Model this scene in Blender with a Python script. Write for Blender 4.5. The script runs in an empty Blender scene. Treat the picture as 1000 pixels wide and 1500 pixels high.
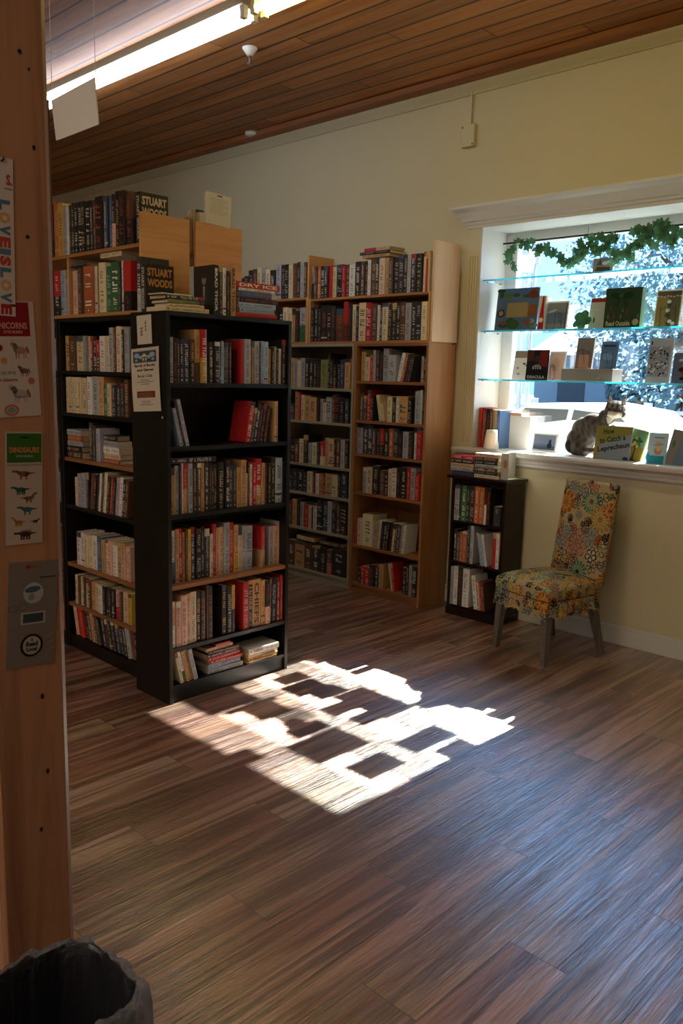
import bpy, math, random
import numpy as np
from mathutils import Matrix, Vector
R = random.Random(11)
SC = bpy.context.scene
COL = SC.collection
PI = math.pi
# ------------------------------------------------------------------ camera (measured from the vanishing points)
YAW, PIT, ROL, FPX, CAMH = 0.767829, 0.163190, 0.0243890, 1213.65, 1.54
cf = Vector((-math.sin(YAW)*math.cos(PIT), math.cos(YAW)*math.cos(PIT), -math.sin(PIT)))
cr = Vector((math.cos(YAW), math.sin(YAW), 0)); cu = cr.cross(cf)
cr, cu = cr*math.cos(ROL)+cu*math.sin(ROL), -cr*math.sin(ROL)+cu*math.cos(ROL)
CP = Vector((0, 0, CAMH))
def ray(x, y): return cf + cr*((x-500)/FPX) - cu*((y-750)/FPX)
def onz(x, y, z): d = ray(x, y); return CP + d*((z-CAMH)/d.z)
def ony(x, y, Y): d = ray(x, y); return CP + d*(Y/d.y)
def onx(x, y, X): d = ray(x, y); return CP + d*(X/d.x)
def proj(p):
    d = Vector(p)-CP; k = d.dot(cf); return (500+FPX*d.dot(cr)/k, 750-FPX*d.dot(cu)/k)
cd = bpy.data.cameras.new('camera'); cam = bpy.data.objects.new('camera', cd); COL.objects.link(cam)
cd.sensor_fit = 'VERTICAL'; cd.sensor_height = 36.0; cd.lens = FPX/1500*36.0; cd.clip_start = 0.02; cd.clip_end = 400
m = Matrix((cr, cu, -cf)).transposed().to_4x4(); m.translation = CP; cam.matrix_world = m
SC.camera = cam

# ------------------------------------------------------------------ colours and materials
def lin(h):
    if isinstance(h, tuple): return h if len(h) == 4 else (*h, 1.0)
    h = h.lstrip('#'); o = []
    for i in (0, 2, 4):
        c = int(h[i:i+2], 16)/255; o.append(c/12.92 if c <= .04045 else ((c+.055)/1.055)**2.4)
    return (*o, 1.0)
class NT:
    def __init__(s, name):
        s.m = bpy.data.materials.new(name); s.m.use_nodes = True; s.t = s.m.node_tree; s.t.nodes.clear()
        s.out = s.t.nodes.new('ShaderNodeOutputMaterial')
    def n(s, typ, ins=None, **kw):
        nd = s.t.nodes.new('ShaderNode'+typ)
        for k, v in kw.items(): setattr(nd, k, v)
        for k, v in (ins or {}).items(): s.set(nd, k, v)
        return nd
    def set(s, nd, k, v):
        sock = nd.inputs[k]
        if isinstance(v, bpy.types.NodeSocket): s.t.links.new(v, sock)
        elif isinstance(v, bpy.types.Node): s.t.links.new(v.outputs[0], sock)
        else:
            if sock.type == 'RGBA' and len(v) == 3: v = (*v, 1)
            sock.default_value = v
    def math(s, op, a, b=None, c=None, clamp=False):
        nd = s.n('Math', operation=op, use_clamp=clamp); s.set(nd, 0, a)
        if b is not None: s.set(nd, 1, b)
        if c is not None: s.set(nd, 2, c)
        return nd.outputs[0]
    def mix(s, f, a, b, mode='MIX'):
        nd = s.n('Mix', data_type='RGBA', blend_type=mode); s.set(nd, 0, f)
        s.set(nd, 6, a); s.set(nd, 7, b); return nd.outputs[2]
    def ramp(s, f, stops):
        nd = s.n('ValToRGB', {'Fac': f}); e = nd.color_ramp.elements
        while len(e) < len(stops): e.new(.5)
        for i, (p, c) in enumerate(stops): e[i].position = p; e[i].color = lin(c)
        return nd.outputs[0]
    def vec(s, v, scale=(1, 1, 1), loc=(0, 0, 0), rot=(0, 0, 0)):
        return s.n('Mapping', {'Vector': v, 'Scale': scale, 'Location': loc, 'Rotation': rot}).outputs[0]
    def obj(s): return s.n('TexCoord').outputs['Object']
    def noise(s, v, scale, detail=3, rough=.5, dist=0.):
        return s.n('TexNoise', {'Vector': v, 'Scale': scale, 'Detail': detail, 'Roughness': rough, 'Distortion': dist}).outputs[0]
    def bsdf(s, col, rough=.5, bump=None, bstr=.2, bdist=.002, **kw):
        b = s.n('BsdfPrincipled'); s.set(b, 'Base Color', col); s.set(b, 'Roughness', rough)
        for k, v in kw.items(): s.set(b, k.replace('_', ' '), v)
        if bump is not None:
            bn = s.n('Bump', {'Height': bump, 'Strength': bstr, 'Distance': bdist}); s.set(b, 'Normal', bn.outputs[0])
            if 'Coat_Weight' in kw: s.set(b, 'Coat Normal', bn.outputs[0])
        s.t.links.new(b.outputs[0], s.out.inputs[0]); return b
def m_attr(name, rough, spec=.5, wear=0.0, **kw):
    t = NT(name); a = t.n('Attribute', attribute_name='Col').outputs[0]
    if wear:
        nz = t.noise(t.obj(), 60, 4); a = t.mix(t.math('MULTIPLY', nz, wear), a, (.35, .3, .25, 1), 'MIX')
    t.bsdf(a, rough, **{'Specular_IOR_Level': spec, **kw}); return t.m
def m_flat(name, col, rough=.5, var=.12, scale=8, stretch=(1, 1, 1), **kw):
    t = NT(name); c = lin(col); nz = t.noise(t.vec(t.obj(), stretch), scale, 3)
    c2 = tuple(x*(1-var) for x in c[:3])
    t.bsdf(t.mix(nz, c, c2), rough, **kw); return t.m
def m_wood(name, c_light, c_dark, axis=2, rough=.5, scale=1.0, knots=True, spec=.4, bstr=.1):
    t = NT(name); st = [11, 11, 11]; st[axis] = .7
    v = t.vec(t.obj(), tuple(st)); g = t.noise(v, 2.2*scale, 5, .62, .6)
    st2 = [120, 120, 120]; st2[axis] = 3; f = t.noise(t.vec(t.obj(), tuple(st2)), 1.0*scale, 3)
    c = t.ramp(g, [(.28, c_dark), (.55, c_light), (.75, c_light)])
    c = t.mix(t.math('MULTIPLY', f, .35), c, lin(c_dark))
    if knots:
        vs = [7, 7, 7]; vs[axis] = 3.2
        vo = t.n('TexVoronoi', {'Vector': t.vec(t.obj(), tuple(vs)), 'Scale': 1.0, 'Randomness': 1.0}).outputs['Distance']
        k = t.math('SUBTRACT', 1.0, t.math('MULTIPLY', vo, 9.0), clamp=True)
        c = t.mix(t.math('MULTIPLY', k, .8), c, lin('3a2413'))
    t.bsdf(c, rough, bump=f, bstr=bstr, Specular_IOR_Level=spec); return t.m
M = {}
M['paint'] = m_attr('printed_card', .45)
M['paper'] = m_attr('matte_paper', .85, .2)
M['book'] = m_attr('book_cover', .38, .5, .10)
M['fabric'] = m_attr('floral_fabric', .9, .15)
M['black_lam'] = m_flat('black_laminate', '0d0b09', .42, .3, 14, (1, 1, 1))
M['white_paint'] = m_flat('white_gloss_paint', 'c8c8c4', .35, .05, 4)
M['white_lam'] = m_flat('white_laminate', 'a59d84', .45, .08, 6)
M['dark_wood'] = m_wood('dark_mahogany', '24100b', '0c0504', 2, .35, 1, False)
M['dark_wood_x'] = m_wood('dark_mahogany_flat', '24100b', '0c0504', 0, .35, 1, False)
M['pine'] = m_wood('pine_upright', 'd09e6a', 'b9854f', 2, .55)
M['pine_x'] = m_wood('pine_shelf', 'b5854f', '9a683a', 0, .55, 1, False)
M['pine_y'] = m_wood('pine_panel_deep', 'd09e6a', 'b9854f', 1, .55)
M['pale_pine'] = m_wood('pale_pine_board', 'dcbc9c', 'cda988', 2, .6)
M['oak_lam'] = m_wood('oak_laminate', '9c6a40', '7c5030', 0, .45, 1, False)
M['oak_lam_z'] = m_wood('oak_laminate_upright', 'a8764a', '8f6138', 2, .5, 1, False)
M['post'] = m_wood('fir_post', 'a97d5c', '7e563e', 2, .5, .8, False)
M['metal'] = m_flat('brushed_metal', '8c8c8c', .3, .1, 30, Metallic=.9)
M['dark_metal'] = m_flat('black_metal', '1a1a1a', .4, .1, 30, Metallic=.5)
M['black_plastic'] = m_flat('black_plastic', '0e0e0f', .4, .2, 20)
M['white_plastic'] = m_flat('white_plastic', 'd8d4c4', .4, .05, 20)
M['pages'] = m_flat('paper_pages', 'c9b893', .9, .25, 90, (3, 1, .2))
# wall paint
t = NT('wall_paint'); nz = t.noise(t.obj(), 1.2, 2); f = t.noise(t.obj(), 220, 2)
t.bsdf(t.mix(nz, lin('c6bf9f'), lin('beb696')), .75, bump=f, bstr=.06, bdist=.001); M['wall'] = t.m
# floor
t = NT('vinyl_plank_floor'); o = t.obj(); sx = t.n('SeparateXYZ', {0: o})
PW = .1775
cx = t.math('DIVIDE', t.math('ADD', sx.outputs[0], 1.442+100*PW), PW); ci = t.math('FLOOR', cx); fx = t.math('FRACT', cx)
yy = t.math('SUBTRACT', t.math('DIVIDE', sx.outputs[1], 1.22), t.math('ADD', t.math('MULTIPLY', t.math('SUBTRACT', ci, 100), .337), .834))
ri = t.math('FLOOR', yy); fy = t.math('FRACT', yy)
idv = t.n('CombineXYZ', {0: ci, 1: ri, 2: 0.0}); wn = t.n('TexWhiteNoise', {'Vector': idv.outputs[0]}, noise_dimensions='3D')
wc = wn.outputs['Color']; offs = t.n('VectorMath', {0: wc, 1: (37, 61, 11)}, operation='MULTIPLY').outputs[0]
def gr(sx_, sy_, sc, det, rgh, dist):
    v = t.n('VectorMath', {0: t.vec(o, (sx_, sy_, 1)), 1: offs}, operation='ADD').outputs[0]
    return t.noise(v, sc, det, rgh, dist)
big = gr(6.0, .34, 1.0, 3, .5, 1.8); mid = gr(15, .62, 1.0, 4, .58, 1.6); fine = gr(110, 2.2, 1.0, 4, .6, 1.8)
c = t.ramp(big, [(.34, '6e4030'), (.46, '976a54'), (.54, 'ae836c'), (.66, 'bf9880')])
c = t.mix(t.ramp(mid, [(.40, (.85, .85, .85, 1)), (.47, (.5, .5, .5, 1)), (.52, (0, 0, 0, 1))]), c, lin('56301f'))
c = t.mix(t.math('MULTIPLY', t.ramp(fine, [(.40, (1, 1, 1, 1)), (.52, (0, 0, 0, 1))]), .22), c, lin('3a221a'))
c = t.mix(.16, c, t.n('Mix', {0: 1.0, 6: c, 7: wc}, data_type='RGBA', blend_type='MULTIPLY').outputs[2])
ex = t.math('MINIMUM', fx, t.math('SUBTRACT', 1.0, fx)); ey = t.math('MINIMUM', fy, t.math('SUBTRACT', 1.0, fy))
seam = t.math('MAXIMUM', t.math('LESS_THAN', ex, .008), t.math('LESS_THAN', ey, .0014))
c = t.mix(t.math('MULTIPLY', seam, .75), c, lin('1c0f0a'))
wave = gr(48, 1.6, 1.0, 3, .5, 2.2)
hgt = t.math('SUBTRACT', t.math('ADD', t.math('MULTIPLY', fine, .5), t.math('MULTIPLY', wave, .9)), t.math('MULTIPLY', seam, .5))
rg = t.math('ADD', .27, t.math('MULTIPLY', fine, .18))
t.bsdf(c, rg, bump=hgt, bstr=1.0, bdist=.0042, Specular_IOR_Level=.5, IOR=1.9, Coat_Weight=1.0, Coat_IOR=1.9, Coat_Roughness=.27); M['floor'] = t.m
# ceiling boards run along x
t = NT('cedar_ceiling_boards'); o = t.obj(); sx = t.n('SeparateXYZ', {0: o}); BW = .148
cx = t.math('DIVIDE', t.math('ADD', sx.outputs[1], 50*BW), BW); ci = t.math('FLOOR', cx); fx = t.math('FRACT', cx)
yy = t.math('ADD', t.math('DIVIDE', sx.outputs[0], 2.6), t.math('MULTIPLY', ci, .417)); ri = t.math('FLOOR', yy); fy = t.math('FRACT', yy)
wn = t.n('TexWhiteNoise', {'Vector': t.n('CombineXYZ', {0: ci, 1: ri, 2: 3.0}).outputs[0]}, noise_dimensions='3D')
offs = t.n('VectorMath', {0: wn.outputs['Color'], 1: (31, 17, 5)}, operation='MULTIPLY').outputs[0]
v = t.n('VectorMath', {0: t.vec(o, (.8, 14, 1)), 1: offs}, operation='ADD').outputs[0]
g = t.noise(v, 1.4, 4, .6, .5)
c = t.ramp(g, [(.3, '945628'), (.5, 'b87a42'), (.7, 'c88c52')])
c = t.mix(.35, c, t.n('Mix', {0: 1.0, 6: c, 7: wn.outputs['Value']}, data_type='RGBA', blend_type='MULTIPLY').outputs[2])
ex = t.math('MINIMUM', fx, t.math('SUBTRACT', 1.0, fx))
seam = t.math('MAXIMUM', t.math('LESS_THAN', ex, .05), t.math('LESS_THAN', t.math('MINIMUM', fy, t.math('SUBTRACT', 1.0, fy)), .0012))
c = t.mix(t.math('MULTIPLY', seam, .88), c, lin('1c0d06'))
t.bsdf(c, .5, bump=t.math('SUBTRACT', 1.0, seam), bstr=.5, bdist=.004, Specular_IOR_Level=.4); M['ceil'] = t.m
# clear glass (thin pane): see through, mirror at grazing angles
def m_glass(name, tint, refl=1.0, gl=.02):
    t = NT(name); tr = t.n('BsdfTransparent', {'Color': tint}); g = t.n('BsdfGlossy', {'Color': (1, 1, 1, 1), 'Roughness': gl})
    f = t.n('Fresnel', {'IOR': 1.45}); mx = t.n('MixShader', {0: t.math('MULTIPLY', f.outputs[0], refl), 1: tr.outputs[0], 2: g.outputs[0]})
    t.t.links.new(mx.outputs[0], t.out.inputs[0]); return t.m
M['glass'] = m_glass('window_glass', (.96, .99, 1, 1), .7)
M['shelf_glass'] = m_glass('glass_shelf', (.93, .985, .99, 1), .7)
t = NT('glass_edge'); d = t.n('BsdfTranslucent', {'Color': (.16, .72, .85, 1)}); g = t.n('BsdfDiffuse', {'Color': (.12, .55, .66, 1)})
mx = t.n('MixShader', {0: .5, 1: d.outputs[0], 2: g.outputs[0]}); t.t.links.new(mx.outputs[0], t.out.inputs[0]); M['glass_edge'] = t.m
def m_emit(name, col, s):
    t = NT(name); e = t.n('Emission', {'Color': lin(col), 'Strength': s}); t.t.links.new(e.outputs[0], t.out.inputs[0]); return t.m
def m_leaf(name, c1, c2, tr):
    t = NT(name); a = t.mix(t.noise(t.obj(), 23, 2), lin(c1), lin(c2))
    d = t.n('BsdfDiffuse', {'Color': a}); l = t.n('BsdfTranslucent', {'Color': a})
    mx = t.n('MixShader', {0: tr, 1: d.outputs[0], 2: l.outputs[0]}); t.t.links.new(mx.outputs[0], t.out.inputs[0]); return t.m
M['ivy'] = m_leaf('ivy_leaf', '6a9a72', '2f5540', .3)
M['tree_leaf'] = m_leaf('overexposed_foliage', '7d98a6', '486a78', .5)  # pale leaf colour stands in for overexposed sunlit foliage

# ------------------------------------------------------------------ mesh builder
_txt = {}
def text_mesh(s, bold):
    k = (s, bold)
    if k not in _txt:
        c = bpy.data.curves.new('lettering', 'FONT'); c.body = s; c.size = 1.0; c.align_x = 'CENTER'; c.align_y = 'CENTER'; c.offset = bold; c.resolution_u = 2
        o = bpy.data.objects.new('lettering', c); COL.objects.link(o); dg = bpy.context.evaluated_depsgraph_get()
        me = o.evaluated_get(dg).to_mesh()
        vs = [tuple(v.co) for v in me.vertices]; fs = [tuple(p.vertices) for p in me.polygons]
        o.evaluated_get(dg).to_mesh_clear(); bpy.data.objects.remove(o); bpy.data.curves.remove(c)
        xs = [v[0] for v in vs] or [0]; ys = [v[1] for v in vs] or [0]
        w = max(xs)-min(xs); h = max(ys)-min(ys); cx_ = (max(xs)+min(xs))/2; cy_ = (max(ys)+min(ys))/2
        _txt[k] = ([((v[0]-cx_)/w, (v[1]-cy_)/h, 0) for v in vs], fs)
    return _txt[k]
class MB:
    def __init__(s, T=None): s.v = []; s.f = []; s.c = []; s.m = []; s.T = T
    def add(s, vs, fs, col='ffffff', mat=0, T=None):
        o = len(s.v); T = T if T is not None else s.T
        s.v += [tuple(T @ Vector(v)) for v in vs] if T is not None else [tuple(v) for v in vs]
        c = lin(col); s.f += [tuple(o+i for i in f) for f in fs]; s.c += [c]*len(fs); s.m += [mat]*len(fs); return s
    def box(s, x0, x1, y0, y1, z0, z1, col='ffffff', mat=0, T=None):
        vs = [(x, y, z) for z in (z0, z1) for y in (y0, y1) for x in (x0, x1)]
        return s.add(vs, [(0, 2, 3, 1), (4, 5, 7, 6), (0, 1, 5, 4), (1, 3, 7, 5), (3, 2, 6, 7), (2, 0, 4, 6)], col, mat, T)
    def rbox(s, x0, x1, y0, y1, z0, z1, r, col='ffffff', mat=0, T=None, ax=2):
        # box with the edges along one axis rounded off
        A, B, C_ = [(1, 2, 0), (0, 2, 1), (0, 1, 2)][ax]
        lo = (x0, y0, z0); hi = (x1, y1, z1); pr = []
        for (cx_, cy_, a0) in ((hi[A]-r, hi[B]-r, 0), (lo[A]+r, hi[B]-r, 90), (lo[A]+r, lo[B]+r, 180), (hi[A]-r, lo[B]+r, 270)):
            for k in range(4):
                a = math.radians(a0+k*30); pr.append((cx_+r*math.cos(a), cy_+r*math.sin(a)))
        return s.prism(pr, lo[C_], hi[C_], ax, col, mat, T)
    def prism(s, pr, c0, c1, ax=2, col='ffffff', mat=0, T=None):
        A, B, C_ = [(1, 2, 0), (0, 2, 1), (0, 1, 2)][ax]; n = len(pr); vs = []
        for c in (c0, c1):
            for p in pr:
                q = [0, 0, 0]; q[A] = p[0]; q[B] = p[1]; q[C_] = c; vs.append(tuple(q))
        fs = [tuple(range(n))[::-1], tuple(range(n, 2*n))]+[(i, (i+1) % n, n+(i+1) % n, n+i) for i in range(n)]
        if ax == 1: fs = [f[::-1] for f in fs]
        return s.add(vs, fs, col, mat, T)
    def quad(s, pts, col='ffffff', mat=0, T=None): return s.add(pts, [tuple(range(len(pts)))], col, mat, T)
    def ell(s, cx_, cy_, rx, ry, z, col, n=18, T=None, rot=0, mat=0):
        ps = []
        for k in range(n):
            a = 2*PI*k/n; x = rx*math.cos(a); y = ry*math.sin(a)
            ps.append((cx_+x*math.cos(rot)-y*math.sin(rot), cy_+x*math.sin(rot)+y*math.cos(rot), z))
        return s.quad(ps, col, mat, T)
    def rect(s, x0, y0, x1, y1, z, col, T=None, mat=0): return s.quad([(x0, y0, z), (x1, y0, z), (x1, y1, z), (x0, y1, z)], col, mat, T)
    def text(s, st, cx_, cy_, w, h, z, col, T=None, rot=0, bold=.02, mat=0):
        vs, fs = text_mesh(st, bold); c, n = math.cos(rot), math.sin(rot)
        return s.add([(cx_+x*w*c-y*h*n, cy_+x*w*n+y*h*c, z) for x, y, _ in vs], fs, col, mat, T)
    def ringpath(s, pts, rad, n=8, col='ffffff', mat=0, T=None, cap=True):
        vs = []; P = [Vector(p) for p in pts]; up = Vector((0, 0, 1))
        for i, p in enumerate(P):
            d = (P[min(i+1, len(P)-1)]-P[max(i-1, 0)]).normalized(); a = d.cross(up)
            if a.length < .05: a = d.cross(Vector((1, 0, 0)))
            a.normalize(); b = d.cross(a); r = rad[i] if isinstance(rad, (list, tuple)) else rad
            vs += [p+a*(r*math.cos(2*PI*k/n))+b*(r*math.sin(2*PI*k/n)) for k in range(n)]
        fs = [(i*n+k, i*n+(k+1) % n, (i+1)*n+(k+1) % n, (i+1)*n+k) for i in range(len(P)-1) for k in range(n)]
        if cap: fs += [tuple(range(n))[::-1], tuple(range((len(P)-1)*n, len(P)*n))]
        return s.add(vs, fs, col, mat, T)
    def lathe(s, prof, n=20, col='ffffff', mat=0, T=None):
        vs = [(r*math.cos(2*PI*k/n), r*math.sin(2*PI*k/n), z) for r, z in prof for k in range(n)]
        fs = [(i*n+k, i*n+(k+1) % n, (i+1)*n+(k+1) % n, (i+1)*n+k) for i in range(len(prof)-1) for k in range(n)]
        return s.add(vs, fs, col, mat, T)
    def mesh(s, name, mats, smooth=False):
        me = bpy.data.meshes.new(name); me.from_pydata(s.v, [], s.f)
        if not isinstance(mats, (list, tuple)): mats = [mats]
        for q in mats: me.materials.append(M[q] if isinstance(q, str) else q)
        me.polygons.foreach_set('material_index', s.m)
        ca = me.color_attributes.new('Col', 'FLOAT_COLOR', 'CORNER')
        lt = np.fromiter((len(f) for f in s.f), dtype=np.int32); arr = np.repeat(np.array(s.c, dtype=np.float32), lt, axis=0)
        ca.data.foreach_set('color', arr.ravel())
        if smooth: me.polygons.foreach_set('use_smooth', [True]*len(s.f))
        me.update(); return me
    def build(s, name, mats='paint', parent=None, smooth=False, loc=None, rot=None, bevel=0, autosmooth=False):
        o = bpy.data.objects.new(name, s.mesh(name, mats, smooth)); COL.objects.link(o)
        if parent is not None: o.parent = parent
        if loc is not None: o.location = loc
        if rot is not None: o.rotation_euler = rot
        if bevel:
            b = o.modifiers.new('edge', 'BEVEL'); b.width = bevel; b.segments = 2; b.limit_method = 'ANGLE'
        return o
def tag(o, label=None, cat=None, group=None, kind=None):
    if label:
        assert 4 <= len(label.split()) <= 16, label
        o['label'] = label
    if cat: o['category'] = cat
    if group: o['group'] = group
    if kind: o['kind'] = kind
    return o
def thing(name, label, cat, loc=(0, 0, 0), rotz=0, group=None):
    o = bpy.data.objects.new(name, None); COL.objects.link(o); o.empty_display_size = .05
    o.location = loc; o.rotation_euler = (0, 0, rotz); return tag(o, label, cat, group)
def struct(name, mb, mats, **kw):
    o = mb.build(name, mats, **kw); o['kind'] = 'structure'; return o
def plane_frame(bl, br, tl, lift=0.0):
    # local x = right, y = up, z = out of the face, from three measured corners
    bl, br, tl = Vector(bl), Vector(br), Vector(tl); ex = (br-bl); w = ex.length; ex.normalize()
    ey = tl-bl; ey = ey-ex*ey.dot(ex); h = ey.length; ey.normalize(); ez = ex.cross(ey)
    T = Matrix((ex, ey, ez)).transposed().to_4x4(); T.translation = bl+ez*lift; return T, w, h
# ------------------------------------------------------------------ the room
WY = 4.58; RX0, RX1, RY0, CZ = -9.6, 3.4, -5.2, 3.42
WX0, WX1, WZ0, WZ1 = -3.22, -1.55, 1.09, 2.50; GY = 4.84
b = MB(); b.box(RX0-.2, RX1+.2, RY0-.2, 5.05, -.12, 0); struct('floor', b, 'floor')
b = MB(); b.box(RX0-.2, RX1+.2, RY0-.2, 5.05, CZ, CZ+.12); struct('ceiling', b, 'ceil')
b = MB()
for x0, x1, z0, z1 in ((RX0, WX0, 0, CZ), (WX0, WX1, 0, WZ0-.03), (WX0, WX1, WZ1, CZ), (WX1, RX1, 0, CZ)):
    b.box(x0, x1, WY, 5.0, z0, z1)
struct('wall_window_side', b, 'wall')
b = MB(); b.box(RX0-.2, RX0, RY0, 5.0, 0, CZ); struct('wall_left', b, 'wall')
b = MB(); b.box(RX1, RX1+.2, RY0, 5.0, 0, CZ); struct('wall_right', b, 'wall')
b = MB(); b.box(RX0, RX1, RY0-.2, RY0, 0, CZ); struct('wall_back', b, 'wall')
b = MB(); b.box(RX0, RX1, WY-.016, WY, 0, .10); b.box(RX0, RX1, WY-.010, WY, .10, .118); struct('baseboard_window_side', b, 'white_paint', bevel=.003)
b = MB(); b.box(RX0, RX1, WY-.13, WY, 3.383, 3.42); struct('trim_1', b, m_wood('cedar_trim', 'a0673a', '7d4c2b', 0, .5, 1, False))
b = MB(); b.prism([(WY-.035, 3.383), (WY, 3.383), (WY, 3.315), (WY-.012, 3.315), (WY-.014, 3.335)], RX0, RX1, 0); struct('trim_2', b, 'wall')
b = MB(); b.box(-1.862, -.9, 5.6, 6.2, -.2, 4.2); struct('unseen_sun_blocker', b, m_flat('sun_blocker_grey', '9a9a96', .9))  # unseen block added outside to cut off the sun patch on its right
# white reveal of the display bay
b = MB(); b.box(WX0-.001, WX0+.008, WY-.02, GY, WZ0, WZ1); b.box(WX1-.008, WX1+.001, WY-.02, GY, WZ0, WZ1); b.box(WX0, WX1, WY-.02, GY, WZ1-.008, WZ1+.001)
struct('trim_3', b, 'white_paint')
def window(n, x0, x1, z0, z1):
    w = bpy.data.objects.new('window_%d' % n, None); COL.objects.link(w); w.location = (x0, GY, z0); w['kind'] = 'structure'
    W, H, f = x1-x0, z1-z0, .095
    b = MB(); b.box(0, f, 0, .06, 0, H); b.box(W-f, W, 0, .06, 0, H); b.box(f, W-f, 0, .06, 0, .05); b.box(f, W-f, 0, .06, H-.075, H)
    b.build('window_frame', 'white_paint', w, bevel=.004)
    b = MB(); b.box(f, W-f, .028, .034, .05, H-.075); b.build('pane', 'glass', w)
window(1, WX0, WX1, WZ0, WZ1)
# sill with apron, fluted casing, crown over the window
b = MB(); b.prism([(4.495, 1.088), (4.49, 1.075), (4.495, 1.058), (4.56, 1.056), (GY, 1.056), (GY, 1.09), (4.50, 1.09)], -3.335, -1.43, 0)
struct('trim_4', b, 'white_paint')
b = MB(); b.prism([(4.53, 1.056), (4.545, 1.035), (4.548, 1.022), (4.556, 1.016), (4.556, 1.0), (4.566, .992), (WY, .985), (WY, 1.056)][::-1], -3.31, -1.45, 0)
struct('trim_5', b, 'white_paint')
b = MB()
for xa, s in ((-3.322, 1), (-1.45, 1)):
    b.box(xa, xa+.102, WY-.016, WY, 1.09, 2.35)
    for k in range(4): b.box(xa+.014+k*.019, xa+.026+k*.019, WY-.021, WY-.016, 1.12, 2.32)
    b.box(xa, xa+.102, WY-.010, WY, 2.35, 2.51)
struct('trim_6', b, 'wall', bevel=.002)
b = MB(); prof = [(.0, 2.495), (.018, 2.495), (.020, 2.512), (.030, 2.516), (.032, 2.530), (.045, 2.535), (.052, 2.552), (.075, 2.585), (.098, 2.60), (.105, 2.607), (.105, 2.622), (.0, 2.622)]
xl, xr = -3.312, -1.46; vs = []
for p, z in prof: vs += [(xl-p, WY, z), (xl-p, WY-p-.002, z), (xr+p, WY-p-.002, z), (xr+p, WY, z)]
fs = [(i*4+k, i*4+k+1, i*4+k+5, i*4+k+4) for i in range(len(prof)-1) for k in range(3)]
b.add(vs, fs); struct('trim_7', b, 'white_paint')

# ------------------------------------------------------------------ ceiling fittings
def fixture(label, x0, x1, y, mat, group=None):
    t = thing('fluorescent_light', label, 'ceiling light', ((x0+x1)/2, y, CZ), 0, group); L = (x1-x0)/2
    b = MB(); b.prism([(-.07, 0), (.07, 0), (.055, -.035), (.03, -.05), (-.03, -.05), (-.055, -.035)], -L, L, 0); b.build('housing', 'white_lam', t)
    for s in (-1, 1):
        b = MB(); b.ringpath([(-L+.03, s*.033, -.075), (L-.03, s*.033, -.075)], .019, 12); b.build('tube', mat, t, smooth=True)
        for e in (-1, 1):
            h = MB(); h.box(e*(L-.012)-.016, e*(L-.012)+.016, s*.033-.014, s*.033+.014, -.10, -.04); h.build('lamp_holder', 'white_plastic', t)
COOL = m_emit('cool_tube', 'dfeaff', 17.0); WARM = m_emit('warm_tube', 'fce680', 13.0); SOFT = m_emit('neutral_tube', 'fff0e0', 44.0)
fixture('twin tube strip light glowing cool white beside the hanging panel', -6.0, -3.56, 2.93, COOL)
fixture('twin tube strip light glowing warm yellow, cut by the top edge', -3.50, -1.06, 2.93, WARM)
for x, y in ((-3.5, -1.6), (-1.0, -1.6), (-3.5, -4.0)): fixture('twin tube strip light behind the viewer, outside the picture', x, x+2.4, y, SOFT, 'strip lights behind the viewer')
t = thing('hanging_panel', 'blank pale grey panel hanging on two strings from the ceiling', 'panel', (-3.1, 1.6, 2.5))
Y0 = 1.6; tl, tr_, brr, bl = [ony(*p, Y0) for p in ((75, 147), (138, 113), (144, 182), (82, 206))]; o0 = Vector((-3.1, 1.6, 2.5))
b = MB(); q = [p-o0 for p in (bl, brr, tr_, tl)]; b.add(q+[p+Vector((0, .004, 0)) for p in q], [(0, 1, 2, 3), (7, 6, 5, 4), (0, 4, 5, 1), (1, 5, 6, 2), (2, 6, 7, 3), (3, 7, 4, 0)], 'cfcabf'); b.build('panel_board', 'paper', t)
for p in (tl, tr_):
    b = MB(); b.ringpath([p-o0+Vector((.004, .002, -.01)), Vector((p.x+.004, 1.602, CZ))-o0], .0012, 6, 'cfc6b4'); b.build('string', 'paint', t)
t = thing('sprinkler_head', 'small cream sprinkler head on the boards near the strip light', 'sprinkler', (-4.06, 3.34, CZ))
b = MB(); b.lathe([(0, -.001), (.045, -.001), (.045, -.008), (.03, -.028), (.018, -.045), (0, -.045)]); b.build('escutcheon', 'white_plastic', t, smooth=True)
b = MB(); b.ringpath([(0, 0, -.045), (0, 0, -.085)], .008, 8); b.box(-.012, .012, -.012, .012, -.09, -.085); b.build('nozzle', 'metal', t)
p = onz(370, 196, CZ-.01); b = MB(); b.lathe([(0, 0), (.06, 0), (.06, -.02), (.045, -.03), (0, -.032)], 24)
tag(b.build('smoke_detector', 'white_plastic', smooth=True, loc=(p.x, p.y, CZ)), 'round white smoke detector disc on ceiling near the wall', 'smoke detector')
t = thing('junction_box', 'small cream electrical box on upper wall fed by a thin conduit', 'electrical box', (-3.35, WY, 3.07))
b = MB(); b.box(-.055, .045, -.035, 0, -.07, .065); b.build('box_body', 'wall', t, bevel=.004)
b = MB(); b.box(-.008, .006, -.018, -.002, .065, CZ-3.07-.01); b.build('conduit', 'wall', t)
b = MB(); [b.box(x-.004, x+.004, -.0375, -.035, z-.004, z+.004) for x, z in ((-.045, .05), (.035, -.058))]; b.build('screw', 'dark_metal', t)

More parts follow.
